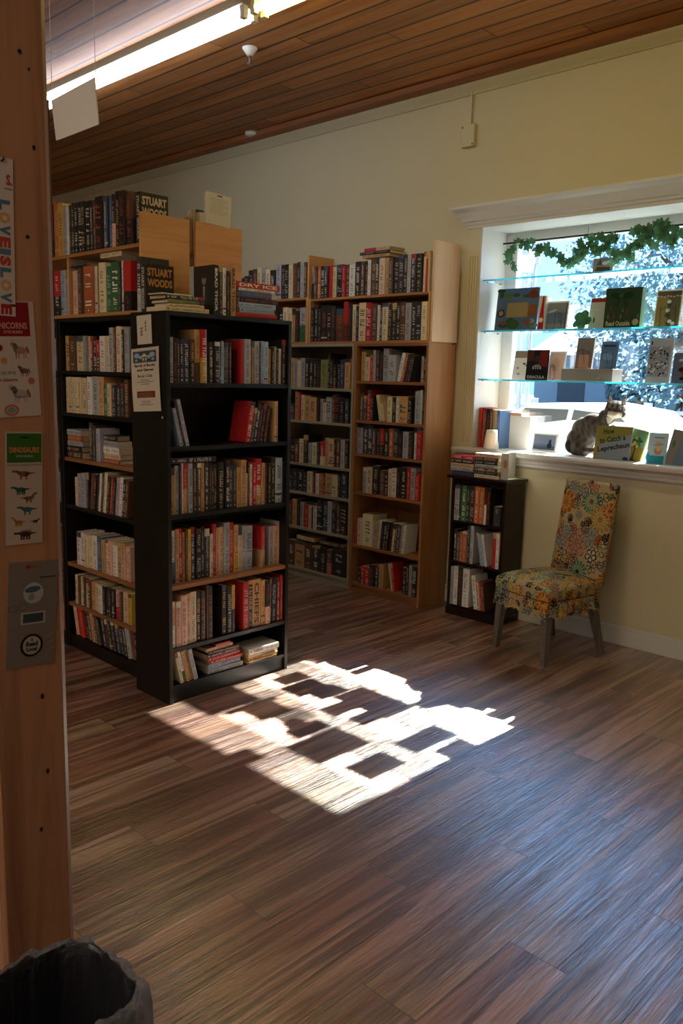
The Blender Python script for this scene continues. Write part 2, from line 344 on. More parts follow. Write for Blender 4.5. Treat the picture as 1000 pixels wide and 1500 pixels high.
# ------------------------------------------------------------------ bookcases (local: x along the front, y into the depth)
def case(name, label, cat, loc, rotz, W, D, H, shelves, mats, plinth=.07, th=.019, group=None, back=True, top=True, seam=None, edge=None, divs=(), sides=(1, 1)):
    t = thing(name, label, cat, loc, rotz, group); side, flat = mats
    if sides[0]: b = MB(); b.box(0, th, 0, D, 0, H); b.build('side_panel', side, t, bevel=.0012)
    if sides[1]: b = MB(); b.box(W-th, W, 0, D, 0, H); b.build('side_panel', side, t, bevel=.0012)
    if top: b = MB(); b.box(th, W-th, 0, D, H-th, H); b.build('top_panel', flat, t)
    if back: b = MB(); b.box(th, W-th, D-.006, D, 0 if plinth else 0, H-th); b.build('back_panel', back if isinstance(back, str) else side, t)
    for i, z in enumerate(shelves):
        b = MB(); b.box(th+.0005, W-th-.0005, .004, D-.007, z-th, z); o = b.build('shelf', (edge or {}).get(i, flat), t)
    if plinth: b = MB(); b.box(th, W-th, .012, .027, 0, shelves[-1]-th); b.build('plinth', flat, t)
    for x in divs: b = MB(); b.box(x, x+th, .003, D-.008, shelves[0] if shelves else 0, H-th); b.build('divider', side, t)
    if seam:
        b = MB(); b.box(-.0008, W+.0008, -.0008, D, seam-.0015, seam+.0015); b.build('seam_strip', 'dark_metal', t)
    return t
# end bookcase facing the sun patch (x = -3.11), row bookcases facing the viewer (y = 2.17)
EX, EY0, EY1, TOPZ = -3.11, 2.10, 2.835, 1.80
ES = [1.49, 1.205, .893, .565, .268, .085]
t = case('bookcase', 'black bookcase at the end of the row with two paper notices on its side', 'bookcase', (EX, EY0, 0), PI/2, EY1-EY0, .285, TOPZ, ES, ('black_lam', 'black_lam'), edge={3: 'oak_lam'}, seam=.868)
b = MB(); b.lathe([(0, 0), (.006, 0), (.005, .003), (0, .004)], 10, T=Matrix.Rotation(PI/2, 4, 'X')); b.build('screw_cap', 'white_plastic', t, loc=(.0, .035, 1.337)).rotation_euler = (0, 0, 0)
RYF = 2.17; RS = [1.53, 1.31, 1.07, .81, .487, .26, .075]
REDGE = {2: 'oak_lam', 4: 'oak_lam', 5: 'oak_lam'}
case('bookcase', 'black bookcase facing the viewer left of the notices, packed with books', 'bookcase', (-4.215, RYF, 0), 0, .815, .28, 1.80, RS, ('black_lam', 'black_lam'), edge=REDGE)
case('bookcase', 'black bookcase mostly hidden by the wooden post, at the left end of the row', 'bookcase', (-5.03, RYF, 0), 0, .805, .28, 1.80, RS, ('black_lam', 'black_lam'), edge=REDGE)
# pine shelf units standing on top of the row, back to back
case('pine_shelf_unit', 'pine shelf unit on top of the black row with a knotty end board', 'shelf unit', (-5.0, RYF-.01, 1.80), 0, 1.605, .255, .315, [.016], ('pine', 'pine_x'), plinth=0, th=.016, divs=(.912,), back=None, sides=(1, 0))
b = MB(); b.box(-3.394, -3.376, 2.150, 2.415, 1.801, 2.248); tag(b.build('pine_end_board', 'pine_y', bevel=.002), 'upright knotty pine board closing the front shelf unit on the black row', 'board')
case('pine_shelf_unit', 'second pine shelf unit turned away behind the one on the black row', 'shelf unit', (-3.395, 2.73, 1.80), PI, 1.6, .28, .315, [.016], ('pine', 'pine_x'), plinth=0, th=.016, back=None, sides=(0, 1))
b = MB(); b.box(-3.394, -3.376, 2.452, 2.733, 1.801, 2.248); tag(b.build('pine_end_board', 'pine_y', bevel=.002), 'upright pine board behind the portrait book, right of the knotty one', 'board')
# cases against the window wall
WF = 4.27; WS = [1.448, 1.202, .881, .661, .389, .071]; PS = [1.508, 1.235, 1.001, .726, .344, .064]
case('bookcase', 'cream white bookcase against the wall, left of the wooden one', 'bookcase', (-4.80, WF, 0), 0, .762, .285, 1.762, WS, ('white_lam', 'white_lam'), plinth=.07)
case('bookcase', 'tall wooden bookcase against the wall beside the small dark one', 'bookcase', (-4.032, WF, 0), 0, .652, .285, 1.762, PS, ('oak_lam_z', 'oak_lam'), plinth=.06)
case('pine_shelf_unit', 'wide pine shelf unit on top of the wall bookcases', 'shelf unit', (-4.502, WF, 1.763), 0, 1.118, .25, .32, [.016], ('pine', 'pine_x'), plinth=0, th=.016, back='oak_lam_z')
case('pine_shelf_unit', 'pine shelf unit on the wall bookcases, left of the divider board', 'shelf unit', (-5.55, WF, 1.763), 0, 1.03, .25, .335, [.016], ('pine', 'pine_x'), plinth=0, th=.016, back='oak_lam_z')
case('bookcase', 'white wall bookcase hidden behind the black end bookcase', 'bookcase', (-5.58, WF, 0), 0, .765, .285, 1.762, WS, ('white_lam', 'white_lam'))
b = MB(); b.box(-4.519, -4.503, WF-.005, WF+.25, 1.764, 2.392); tag(b.build('pine_divider_board', 'pine_y', bevel=.002), 'tall pine divider board rising between the two upper wall shelf units', 'board')
b = MB(); b.box(-3.3825, -3.364, WF+.006, WF+.275, 1.77, 2.398); tag(b.build('pine_end_board', 'pale_pine', bevel=.003), 'pale pine board with dark knots closing the upper wall shelves by the window', 'board')
# small dark bookcase under the window corner
SX0, SX1, SF = -3.196, -2.786, 4.335; SS = [.63, .362, .066]
t = thing('small_bookcase', 'small dark wood bookcase under the window, left of the floral chair', 'bookcase', (SX0, SF, 0))
W_ = SX1-SX0; D_ = .222
for x in (0, W_-.018): b = MB(); b.box(x, x+.018, 0, D_, 0, .905); b.build('side_panel', 'dark_wood', t, bevel=.002)
b = MB(); b.rbox(-.03, W_+.02, -.022, D_+.003, .905, .925, .008, ax=2); b.build('top_panel', 'dark_wood_x', t, bevel=.004)
b = MB(); b.box(.018, W_-.018, D_-.006, D_, 0, .905); b.build('back_panel', 'dark_wood', t)
for z in SS: b = MB(); b.box(.0185, W_-.0185, .006, D_-.007, z-.016, z); b.build('shelf', 'dark_wood_x', t)
ap = [(.018, .905), (.018, .868)]+[(.018+.05+k*(W_-.136)/8, .868+.018*math.sin(PI*k/8)) for k in range(9)]+[(W_-.018, .868), (W_-.018, .905)]
b = MB(); b.prism(ap, .004, .016, 1); b.build('scalloped_rail', 'dark_wood_x', t)
b = MB(); b.box(.018, W_-.018, .006, .02, 0, .05); b.build('plinth', 'dark_wood_x', t)
b = MB(); b.box(-.004, W_+.004, -.006, 0, 0, .052); b.box(-.004, 0, -.006, D_, 0, .052); b.box(W_, W_+.004, -.006, D_, 0, .052); b.build('base_moulding', 'dark_wood_x', t, bevel=.002)
# ------------------------------------------------------------------ books
PAL = dict(K='121015', D='2a292e', S='a3a7ac', W='dedcd6', C='dac9a2', T='c29a66', E='5b3a27', R='b5161c', M='5c1a1c', O='b4612c',
           Y='c9a03f', B='3b5f8c', L='9bb4ce', N='26344d', G='2f6b3c', P='d8ae94', X='8a8f55')
CN = dict(K='black', D='charcoal', S='silver', W='white', C='cream', T='tan', E='brown', R='red', M='dark red', O='orange',
          Y='yellow', B='blue', L='pale blue', N='navy', G='green', P='pinkish', X='olive')
LIGHT = set('SWCTYLPX')
ORD = ('first second third fourth fifth sixth seventh eighth ninth tenth eleventh twelfth thirteenth fourteenth fifteenth sixteenth seventeenth '
       'eighteenth nineteenth twentieth twenty-first twenty-second twenty-third twenty-fourth twenty-fifth twenty-sixth twenty-seventh '
       'twenty-eighth twenty-ninth thirtieth thirty-first thirty-second thirty-third thirty-fourth thirty-fifth thirty-sixth thirty-seventh thirty-eighth '
       'thirty-ninth fortieth').split()
def jit(c, r, a=.10):
    c = lin(c); k = 1+r.uniform(-a, a); return tuple(max(0, min(1, x*k*(1+r.uniform(-a, a)*.5))) for x in c[:3])
def book_mb(t, d, h, code, seed, title=None, big=False, tcol=None, flat=False):
    """cover with a rounded printed spine at y=0; returns (cover, pages)"""
    r = random.Random(seed); base = jit(PAL[code[0]], r); hard = r.random() < .6; bt = .0022 if hard else .0008; bt = min(bt, t*.2)
    bul = min(.003, t*.12) if hard else .0007
    c = MB(); two = [q for q in code[1:] if q in PAL and q.isupper()]; big = big or 'w' in code
    low = jit(PAL[two[0]], r) if two else None; cut = h*r.uniform(.35, .5)
    if two: c.box(0, bt, 0, d, 0, cut, low); c.box(0, bt, 0, d, cut, h, base); c.box(t-bt, t, 0, d, 0, cut, low); c.box(t-bt, t, 0, d, cut, h, base)
    else: c.box(0, bt, 0, d, 0, h, base); c.box(t-bt, t, 0, d, 0, h, base)
    xs = [0, t*.18, t*.5, t*.82, t]; ys = [0, -bul*.8, -bul, -bul*.8, 0]
    bands = [(0, h, base)]
    if two: bands = [(0, cut, low), (cut, h, base)]
    elif r.random() < .3:
        q = h*r.uniform(.08, .2); bc = jit(r.choice(['2a2a30', 'b89a5a', '8f1a1c', 'c8c0ae', '3a4a60', '4a3020']), r)
        bands = [(0, q, base), (q, q+h*.04, bc), (q+h*.04, h, base)] if r.random() < .5 else [(0, h-q, base), (h-q, h, bc)]
    for z0, z1, col in bands:
        vs = [(x, y, z) for z in (z0, z1) for x, y in zip(xs, ys)]
        c.add(vs, [(i, i+1, 6+i, 5+i) for i in range(4)], col)
    n = 5; c.add([(x, y, h) for x, y in zip(xs, ys)]+[(t, bt, h), (0, bt, h)], [tuple(range(7))], base)
    c.add([(x, y, 0) for x, y in zip(xs, ys)]+[(t, bt, 0), (0, bt, 0)], [tuple(range(7))[::-1]], low or base)
    # printed title, author and publisher mark on the spine
    yy = -bul-.0004; lt = code[0] in LIGHT
    tc = lin(tcol) if tcol else lin(r.choice(['1c1a1c', '3a2a22', '243a5a', '6a1818'] if lt else ['efeadd', 'efeadd', 'cdb478', 'c8b890', 'b04a30', 'a8b4c0']))
    def T_spine(zc): return Matrix(((0, 0, 0, t/2), (0, 0, 0, yy), (0, 0, 0, zc), (0, 0, 0, 1)))
    if title:
        # reads downward: local x -> -z, local y -> +x
        T = Matrix(((0, 1, 0, t/2), (0, 0, -1, yy-.0002), (-1, 0, 0, h*.5), (0, 0, 0, 1)))
        if flat: T = Matrix(((0, -1, 0, t/2), (0, 0, -1, yy-.0002), (1, 0, 0, h*.5), (0, 0, 0, 1)))
        c.text(title, 0, 0, h*.86, t*.55, 0, tc, T=T, bold=.03)
    elif t > .009:
        full = big or r.random() < .25; gh = t*(.62 if full else .42)
        regs = [(.40, .90, gh), (.14, .34, gh*.7)] if r.random() < .6 else [(.55, .92, gh*.8), (.16, .48, gh)]
        for a, bb, g in regs:
            z = h*a; x0 = t/2-g/2
            st = max(.0035, g*.62)
            while z < h*bb-st:
                if r.random() < .15: z += st*.7; continue
                w = st*.72; k = r.random()
                if k < .35: c.quad([(x0, yy, z), (x0+g, yy, z), (x0+g, yy, z+w*.3), (x0, yy, z+w*.3)], tc); c.quad([(x0, yy, z+w*.62), (x0+g, yy, z+w*.62), (x0+g, yy, z+w*.92), (x0, yy, z+w*.92)], tc)
                elif k < .65: c.quad([(x0, yy, z), (x0+g, yy, z), (x0+g, yy, z+w*.32), (x0, yy, z+w*.32)], tc); c.quad([(x0, yy, z+w*.36), (x0+g*.3, yy, z+w*.36), (x0+g*.3, yy, z+w), (x0, yy, z+w)], tc)
                else: c.quad([(x0, yy, z+w*.3), (x0+g, yy, z+w*.3), (x0+g, yy, z+w*.62), (x0, yy, z+w*.62)], tc); c.quad([(x0+g*.7, yy, z), (x0+g, yy, z), (x0+g, yy, z+w*.28), (x0+g*.7, yy, z+w*.28)], tc)
                z += st
        q = min(t*.3, .006); c.quad([(t/2-q/2, yy, h*.045), (t/2+q/2, yy, h*.045), (t/2+q/2, yy, h*.045+q*1.3), (t/2-q/2, yy, h*.045+q*1.3)], tc)
    ins = .003 if hard else .0006
    p = MB(); p.box(bt, t-bt, bt, d-ins, ins, h-ins, jit('b9a67e' if r.random() < .5 else 'cbbd9c', r, .08))
    return c, p
SPECS = []      # every book: dict(T matrix, dims, code, label parts)
_sid = [100]
class Shelf:
    """plane A faces -y at y=f, u runs along +x; plane B faces +x at x=f, u runs along +y"""
    def __init__(s, pl, f, u0, u1, z, hmax, dmax, desc, frm='left', rec=.02):
        s.pl, s.f, s.u0, s.u1, s.z, s.hmax, s.dmax, s.desc, s.frm, s.rec = pl, f, u0, u1, z, hmax, dmax, desc, frm, rec; s.up = []; s.flat = []
    def u_of(s, px, py):
        p = ony(px, py, s.f+s.rec) if s.pl == 'A' else onx(px, py, s.f-s.rec); return (p.x if s.pl == 'A' else p.y), p.z
    def mat(s, u, w, z, lean=0.0, flat=False, yaw=0.0):
        T = Matrix.Translation((u, s.f+w, z) if s.pl == 'A' else (s.f-w, u, z))
        T = T @ Matrix.Rotation((0 if s.pl == 'A' else PI/2)+yaw, 4, 'Z')
        return T @ Matrix.Rotation(PI/2 if flat else lean, 4, 'Y')
    def put(s, u, t, h, code, w=None, lean=0.0, d=None, title=None, lab=None, tcol=None, dz=0, face=None):
        h = min(h, s.hmax-.004); h = max(h, .10); d = min(d or h*R.uniform(.62, .72), s.dmax-s.rec-.004)
        w = s.rec+R.uniform(-.006, .006) if w is None else w; _sid[0] += 1
        z = s.z+dz+.0006+(t*math.sin(lean) if lean > 0 else 0)
        sp = dict(T=s.mat(u, w, z, lean), t=t, h=h, d=d, code=code, seed=_sid[0], title=title, lab=lab, tcol=tcol, shelf=s, u=u, kind='up', area=t*h, face=face)
        SPECS.append(sp); s.up.append(sp); return sp
    def row(s, org, sc, x0, spec, ybase):
        """spec tokens right:topCODE measured in a magnified crop; _x leaves a gap up to x"""
        X = lambda a: org[0]+a*sc[0] if isinstance(sc, tuple) else org[0]+a*sc
        Yp = lambda a: org[1]+a*(sc[1] if isinstance(sc, tuple) else sc)
        left = x0; yb = Yp(ybase)
        for tok in spec.split():
            if tok[0] == '_': left = float(tok[1:]); continue
            xr, rest = tok.split(':'); i = 0
            while i < len(rest) and (rest[i].isdigit() or rest[i] == '.'): i += 1
            top = float(rest[:i]); code = rest[i:]; xr = float(xr)
            ym = (Yp(top)+yb)/2; ul, _ = s.u_of(X(left), ym); ur, _ = s.u_of(X(xr), ym); _, zt = s.u_of(X((left+xr)/2), Yp(top))
            ul = max(ul, s.u0+.0008 if not s.up else max(s.u0+.0008, s.up[-1]['u']+s.up[-1]['t']+.0006)); ur = min(ur, s.u1-.0012); left = xr
            if ur-ul < .004: continue
            s.put(ul, ur-ul-.0006, zt-s.z, code)
        return s
    def leans(s, u, ang, items, w=None):
        """items (t, h, code) leaning by ang radians, touching each other, first foot at u"""
        for t, h, code in items:
            s.put(u, t, h, code, lean=ang, w=w); u += (t+.0008)/math.cos(ang)
        return u
    def stack(s, u, items, z=None, w=None, desc=None, rev=False):
        """flat books, bottom first: (thick, length, code[, du[, title]])"""
        z = s.z if z is None else z; n = len(items)
        for i, it in enumerate(items):
            t, L, code = it[:3]; du = it[3] if len(it) > 3 else 0; title = it[4] if len(it) > 4 else None
            _sid[0] += 1; d = min(L*.66, s.dmax-.03); yaw = R.uniform(-.03, .03)
            T = s.mat(u+du, (s.rec if w is None else w)+abs(yaw)*.2, z+t+.0008, flat=True, yaw=yaw)
            sp = dict(T=T, t=t, h=L, d=d, code=code, seed=_sid[0], title=title, lab=None, tcol='e8e0cc' if title else None, shelf=s, u=u, kind='flat', area=t*L, pos=n-i, n=n, sd=desc, face=None)
            SPECS.append(sp); s.flat.append(sp); z += t+.0012
        return z
BT = 0.012
# --- end bookcase, facing +x
eu0, eu1 = EY0+.019, EY1-.019
def E_(i, **k):
    zc = (TOPZ-.019 if i == 0 else ES[i-1]-.019)
    return Shelf('B', EX, eu0, eu1, ES[i], zc-ES[i], .275, ('top shelf of black end bookcase', 'second shelf of black end bookcase', 'third shelf of black end bookcase', 'wooden shelf of black end bookcase', 'fifth shelf of black end bookcase', 'bottom shelf of black end bookcase')[i], **k)
e1 = E_(0).row((230, 440), .2, 90, '118:270S 150:275K 165:282K 192:285K 240:280N 275:285EK 318:215TE 358:215RY 375:300D 415:305K 455:305K 463:300K 485:300L 505:310K 528:308E 545:310K _612 637:290R 683:285S 697:310E 712:345T 745:300S 757:312D 782:300L 812:305L 836:355T 855:345K 872:340S 890:360K 908:355W 940:290K', 595)
e2 = E_(1)
e2.leans(eu0+.062, -.24, [(.017, .175, 'L'), (.013, .205, 'K'), (.017, .215, 'S')])
u = e2.u_of(230+.2*640, 440+.2*1020)[0]
e2.leans(u, .17, [(.03, .20, 'R'), (.018, .17, 'D'), (.02, .19, 'K'), (.021, .185, 'K'), (.021, .19, 'K'), (.019, .18, 'K')])
e2.put(e2.u_of(230+.2*842, 610)[0]+.012, .024, .20, 'T')
e3 = E_(2, rec=.03).row((230, 660), .2, 95, '132:135T 163:112S 180:98N 193:95W 228:95RT 258:95S 290:95D 318:92E 346:92T 380:88D 400:92K 415:112K 445:100K 482:85Kw 497:88K 528:72Kw 558:105D 585:105D 610:125T 648:70T 668:170C 682:92E 700:102Ww 722:92Rw 765:60RT 785:92T 808:95E 830:92K 862:50K 912:55L 945:80N', 440)
e3.stack(e3.u_of(230+.2*105, 672)[0], [(.026, .25, 'Dw')], z=e3.z+.232, desc='lying on the books of the third shelf')
e4 = E_(3, rec=.05).row((230, 660), .2, 100, '130:588WB 160:575T 189:572R 207:600T 222:610E 243:575Y 280:562N 318:572Kw 345:556K 382:572D 405:610C 435:540R 455:565T 487:560P 530:527S 563:527Rw 594:545TY 625:560C 648:552S 698:552S _756 785:555RT _822 852:555S 890:550P 935:517W', 900)
e5 = E_(4, rec=.02).row((230, 820), .2, 97, '132:310PW 170:305P 215:262P 247:250P 290:235C 320:237Kw 350:232Kw _362 372:188E 402:195Kw _480 513:190Kw 545:195Kw 568:185YK _628 668:165R 702:152Kw 762:145T 790:150T 825:150KP 840:145K 872:140Kw 893:132M _900 935:112R', 560)
for sp in e5.up:
    if sp['code'] == 'T' and sp['t'] > .02: sp['title'] = 'CHIEFS'; sp['tcol'] = '4a3018'; break
e6 = E_(5, rec=.015)
e6.leans(eu0+.052, -.235, [(.016, .185, 'C'), (.018, .18, 'WG'), (.018, .18, 'T'), (.019, .178, 'T'), (.02, .18, 'S')])
ua = e6.u_of(230+.2*365, 1000)[0]
za = e6.stack(ua+.012, [(.024, .21, 'S'), (.022, .20, 'L'), (.018, .195, 'R', .012), (.018, .20, 'R', -.004), (.014, .195, 'K', -.01), (.014, .185, 'M')], desc='red pile, bottom shelf, black end bookcase')
e6.stack(ua-.002, [(.0145, .165, 'P'), (.012, .09, 'R', .06)], z=za, desc='crowning the red pile, bottom shelf')
ub = e6.u_of(230+.2*655, 985)[0]
zb = e6.stack(max(ub, ua+.235), [(.008, .185, 'K'), (.010, .185, 'Y'), (.012, .19, 'T'), (.014, .195, 'C'), (.030, .198, 'W')], desc='cream pile, bottom shelf, black end bookcase', w=-.004)
# --- on top of the end bookcase
etop = Shelf('B', EX, EY0, EY1, TOPZ, .6, .27, 'top of black end bookcase', rec=.02)
etop.stack(EY0+.012, [(.020, .232, 'C'), (.013, .185, 'C', .02), (.015, .195, 'X', .012), (.018, .195, 'D', 0), (.004, .16, 'W', -.02)], desc='small pile on black end bookcase')
u = 2.373
for t_, h_, cc, ti, lab in ((.028, .222, 'K', 'BRAD THOR', 'black book with a portrait on its cover, on top of the black end bookcase'), (.020, .215, 'D', None, None), (.018, .212, 'W', None, None), (.010, .20, 'K', None, None)):
    etop.put(u, t_, h_, cc, title=ti, lab=lab, tcol='d8dce0' if ti else None, face='portrait' if lab else None); u += t_+.0012
u = 2.470; etop.put(u, .030, .232, 'T', title='BRAD THOR', tcol='5a3418', lab='tan book right of the black portrait book, on the black end bookcase')
u += .034
etop.stack(u, [(.022, .245, 'R'), (.021, .21, 'L', .022), (.023, .225, 'L', .016), (.022, .24, 'K', .018), (.028, .22, 'B', .02), (.012, .225, 'W', .012), (.028, .275, 'R', -.002, 'DRY ICE')], desc='tall pile on black end bookcase')
# --- row bookcase facing the viewer
ru0, ru1 = -4.215+.019, -3.40-.019
RN = ('top', 'second', 'third', 'fourth', 'fifth', 'sixth', 'bottom')
def R_(i, **k): return Shelf('A', RYF, ru0, ru1, RS[i], (1.78 if i == 0 else RS[i-1]-.02)-RS[i], .27, RN[i]+' shelf of black bookcase left of the notices', **k)
R_(0).row((60, 450), .2, 178, '212:210T 260:212E 310:210C 330:215S _342 362:215C 380:215RE 405:215D 435:240RE 475:212W 497:210C 525:150S 545:150E 585:140C 605:165K 640:150S', 462)
R_(1).row((60, 450), .2, 188, '205:512C 222:510C 240:514C 262:515C 282:515C 300:515C 330:520C _345 378:510W 420:505S 460:510T 490:570G 520:560C 550:570D 580:560K 612:560K 640:530E', 805)
r3 = R_(2)
r3.stack(r3.u_of(99, 668)[0], [(.03, .16, 'E'), (.03, .15, 'K'), (.026, .155, 'S'), (.028, .16, 'O'), (.03, .155, 'S')], desc='left pile, third shelf, row bookcase')
r3.row((60, 450), .2, 348, '360:845K 380:850K 402:870D 432:890S', 1110)
r3.stack(r3.u_of(152, 678)[0], [(.022, .15, 'O'), (.026, .15, 'C'), (.034, .15, 'W'), (.028, .13, 'S'), (.028, .12, 'D')], desc='right pile, third shelf, row bookcase')
r4 = R_(3); r4.row((80, 680), .2133, 142, '165:90C 190:66S 215:62S 232:60K', 310)
uu = r4.u_of(80+.2133*245, 750)[0]; r4.leans(uu, .13, [(.03, .19, 'E'), (.022, .19, 'K'), (.03, .195, 'K'), (.02, .20, 'W'), (.03, .205, 'D'), (.03, .21, 'C'), (.034, .195, 'D'), (.02, .19, 'R'), (.022, .19, 'K'), (.03, .195, 'S'), (.03, .2, 'W'), (.03, .19, 'K'), (.028, .19, 'E')])
R_(4).row((80, 680), .2133, 155, '185:467W 210:470W 235:486C 262:490C 292:492W 325:502B 348:522T 370:520C 395:530P 425:532W 460:545T 490:545P 508:570P 525:572P', 760)
R_(5).row((80, 680), .2133, 145, '165:762C 180:770E 200:776C 212:778E 235:782C 252:800E 280:812T 308:822C 335:832W 355:840K 375:846K 395:850K 415:856K 450:868PR 465:880E 500:882P 525:895Y', 1020)
r7 = R_(6); r7.leans(r7.u0+.05, -.22, [(.034, .165, c_) for c_ in 'PRRKETEKDKDKNKKSEKD'])
# sliver of the hidden left bookcase
for i, cc in enumerate((('D', 'L'), ('K', 'K', 'P'), ('W', 'E'), ('K', 'S'), ('P', 'E'), ('K', 'D'), ('R', 'C'))):
    sl = Shelf('A', RYF, -5.01, -4.246, RS[i], .2, .27, RN[i]+' shelf of black bookcase by the post', frm='right'); u = -4.252
    for c_ in cc+('K', 'E', 'S'): t_ = R.uniform(.022, .034); u -= t_+.001; sl.put(u, t_, R.uniform(.165, .178), c_)
# --- pine unit on the row
pm = Shelf('A', RYF-.01, -4.07, -3.40, 1.817, .28, .25, 'lower pine shelf above the notices', rec=.012)
pm.row((60, 340), .2, 240, '272:285P 305:265E 312:280K 385:248O 398:250S 415:250C 432:252E 482:225C 517:250G 577:220G 590:215D 607:210Ww 665:210RK', 600)
pm.stack(pm.u_of(102, 386)[0], [(.017, .16, 'N')], z=1.817+.236, desc='lying flat at left on the lower pine shelf')
pm.stack(pm.u_of(147, 380)[0], [(.024, .19, 'C')], z=1.817+.2565, desc='lying flat under the upper pine shelf')
pm2 = Shelf('A', RYF-.01, -4.98, -4.09, 1.817, .28, .25, 'lower pine shelf beside the wooden post', frm='right', rec=.012)
pm2.row((60, 340), .2, 30, '55:285K 75:290K 95:285Kw 140:285RK 165:280L 185:280L 200:282S', 625)
pt = Shelf('A', RYF-.01, -4.98, -3.44, 2.116, .4, .25, 'uppermost pine shelf above the notices', frm='right', rec=.012)
pt.row((60, 250), .3, 45, '60:165K 85:155O 110:160Y 125:170S 137:170W 150:168K 165:160K 180:157K 200:152Kw 218:150Kw 240:148Kw 255:145K 270:150E 305:128K 315:130S 330:125N 345:120B 362:115KP 385:100K 412:98Kw 447:105EK', 400)
# back unit: fore edges turned this way
for k in range(9):
    c_ = 'CKCKDKYYS'[k]; u = -3.48-.001-k*.032
    _sid[0] += 1; T = Matrix.Translation((u, 2.70, 2.1165)) @ Matrix.Rotation(PI, 4, 'Z'); hh = .20-.004*k+(.02 if k in (1, 2) else 0)
    SPECS.append(dict(T=T, t=.029, h=hh, d=.15, code=c_, seed=_sid[0], title=None, lab=None, tcol=None, shelf=None, u=u, kind='back', area=.0008, pos=k, face=None))
# the two big books with the author's name on the cover, beside the front end board
for nm_, x, y, z, h_, lab in (('u', -3.437, RYF-.006, 2.1165, .222, 'dark book with big letters on its cover, on the uppermost pine shelf'), ('l', -3.3400, RYF-.045, 1.801, .212, 'dark book with big gold letters on its cover, before the knotty end board')):
    _sid[0] += 1; SPECS.append(dict(T=Matrix.Translation((x, y, z)), t=.036, h=h_, d=.15, code='K', seed=_sid[0], title='STUART WOODS', lab=lab, tcol='d0c8b8', shelf=None, u=x, kind='solo', area=1, face='sw'))
_sid[0] += 1; SPECS.append(dict(T=Matrix.Translation((-3.3745, RYF-.045, 1.801)), t=.033, h=.245, d=.15, code='DS', seed=_sid[0], title=None, lab='dark and silver hardback standing left of the gold lettered book', tcol=None, shelf=None, u=0, kind='solo', area=1, face=None))
# --- wall bookcases
wu0, wu1 = -4.80+.019, -4.80+.762-.019
def W_f(i): return Shelf('A', WF, wu0, wu1, WS[i], (1.742 if i == 0 else WS[i-1]-.02)-WS[i], .27, ('top', 'second', 'third', 'fourth', 'fifth', 'bottom')[i]+' shelf of cream white wall bookcase', frm='right')
o1, o2 = (410, 490), (410, 680); s_ = .23
W_f(0).row(o1, s_, 45, '68:150K 92:150T 112:160S 130:165C 160:150S 185:155K 210:160K 232:160K 258:165K 303:160X 318:120Kw 340:160K 360:190KE 385:190K 412:160N 447:155T', 325)
W_f(1).row(o1, s_, 40, '62:440E 95:440M 118:360T 135:370R 155:385C 190:390T 235:400T 255:400K 275:410S 295:420C 330:400S 350:385E 380:380K 410:400K 435:410N', 545)
W_f(2).row(o1, s_, 40, '62:670K 95:670Kw 118:680M 150:665C 180:640K 200:690S 235:690C 255:690D 285:680RC 305:660T 345:665P 360:670K 385:670E 410:670S 435:680K', 825)
W_f(3).row(o2, s_, 35, '55:30K 80:30K 110:25K 150:35K 175:50D 208:45C 225:50M 250:60W 275:60O 290:65E 332:60T 368:68C 385:60K 425:50N', 190)
W_f(4).row(o2, s_, 35, '55:230K 78:230E 105:220T 130:225K 148:240S 180:260R 200:265C 212:275D 235:250W 270:230K 305:230N 330:235S 360:290D 380:240E 425:250K', 420)
w6 = W_f(5).row(o2, s_, 30, '55:480K 95:480E 155:490T 205:505E 255:520D 300:530K 330:545EO 420:540K', 690)
w6.stack(-4.62, [(.03, .20, 'C')], z=WS[5]+.215, desc='lying flat at left of the lowest white shelf'); w6.stack(-4.36, [(.03, .22, 'E')], z=WS[5]+.215, desc='lying flat at right of the lowest white shelf')
pu0, pu1 = -4.032+.019, -3.38-.019
def P_f(i): return Shelf('A', WF, pu0, pu1, PS[i], (1.742 if i == 0 else PS[i-1]-.02)-PS[i], .27, ('top', 'second', 'third', 'fourth', 'fifth', 'bottom')[i]+' shelf of tall wooden wall bookcase')
p1 = P_f(0).row(o1, s_, 518, '545:95T 575:130C 595:150R 612:100S 635:100D 655:110K 690:90S 740:130S', 290)
p1.leans(p1.u_of(*(410+.23*748, 556))[0], .22, [(.028, .19, 'W'), (.016, .18, 'O'), (.02, .18, 'K'), (.018, .185, 'K'), (.02, .175, 'D')]); p1.row(o1, s_, 898, '915:140S 935:130K', 290)
p2 = P_f(1).row(o1, s_, 508, '530:375E 553:390E 575:355R 595:390Kw', 545)
p2.leans(p2.u_of(410+.23*632, 614)[0], -.20, [(.026, .18, 'C'), (.02, .12, 'C')]); p2.row(o1, s_, 682, '712:395C 735:400K 758:395W 815:395T 840:400K _858 890:360S 905:355W 920:355K', 555)
P_f(2).row(o1, s_, 487, '525:570S 560:565D 590:575N 610:600E 635:600K 660:600RK 690:600K 722:600O 755:600D 785:615K 820:620S 845:625D _852 870:590W 905:620R', 765)
P_f(3).row(o2, s_, 525, '550:20S 590:20C 635:10K 665:40E 690:50K 715:30C 742:25W 770:25K 810:20K 830:25R 860:25S 890:60R', 195)
p5 = P_f(4).row(o2, s_, 475, '490:350R 520:345C 585:320C', 540)
p5.leans(p5.u_of(410+.23*586, 804)[0], .09, [(.022, .195, 'S'), (.02, .2, 'T'), (.022, .205, 'W'), (.024, .2, 'K'), (.024, .2, 'Kw'), (.03, .205, 'K'), (.026, .2, 'K'), (.022, .2, 'C'), (.022, .2, 'D'), (.026, .2, 'E'), (.02, .195, 'S'), (.02, .2, 'W')])
p6 = P_f(5).row(o2, s_, 490, '515:660K 540:650R 570:660R 600:640D 625:640K 655:640T', 790)
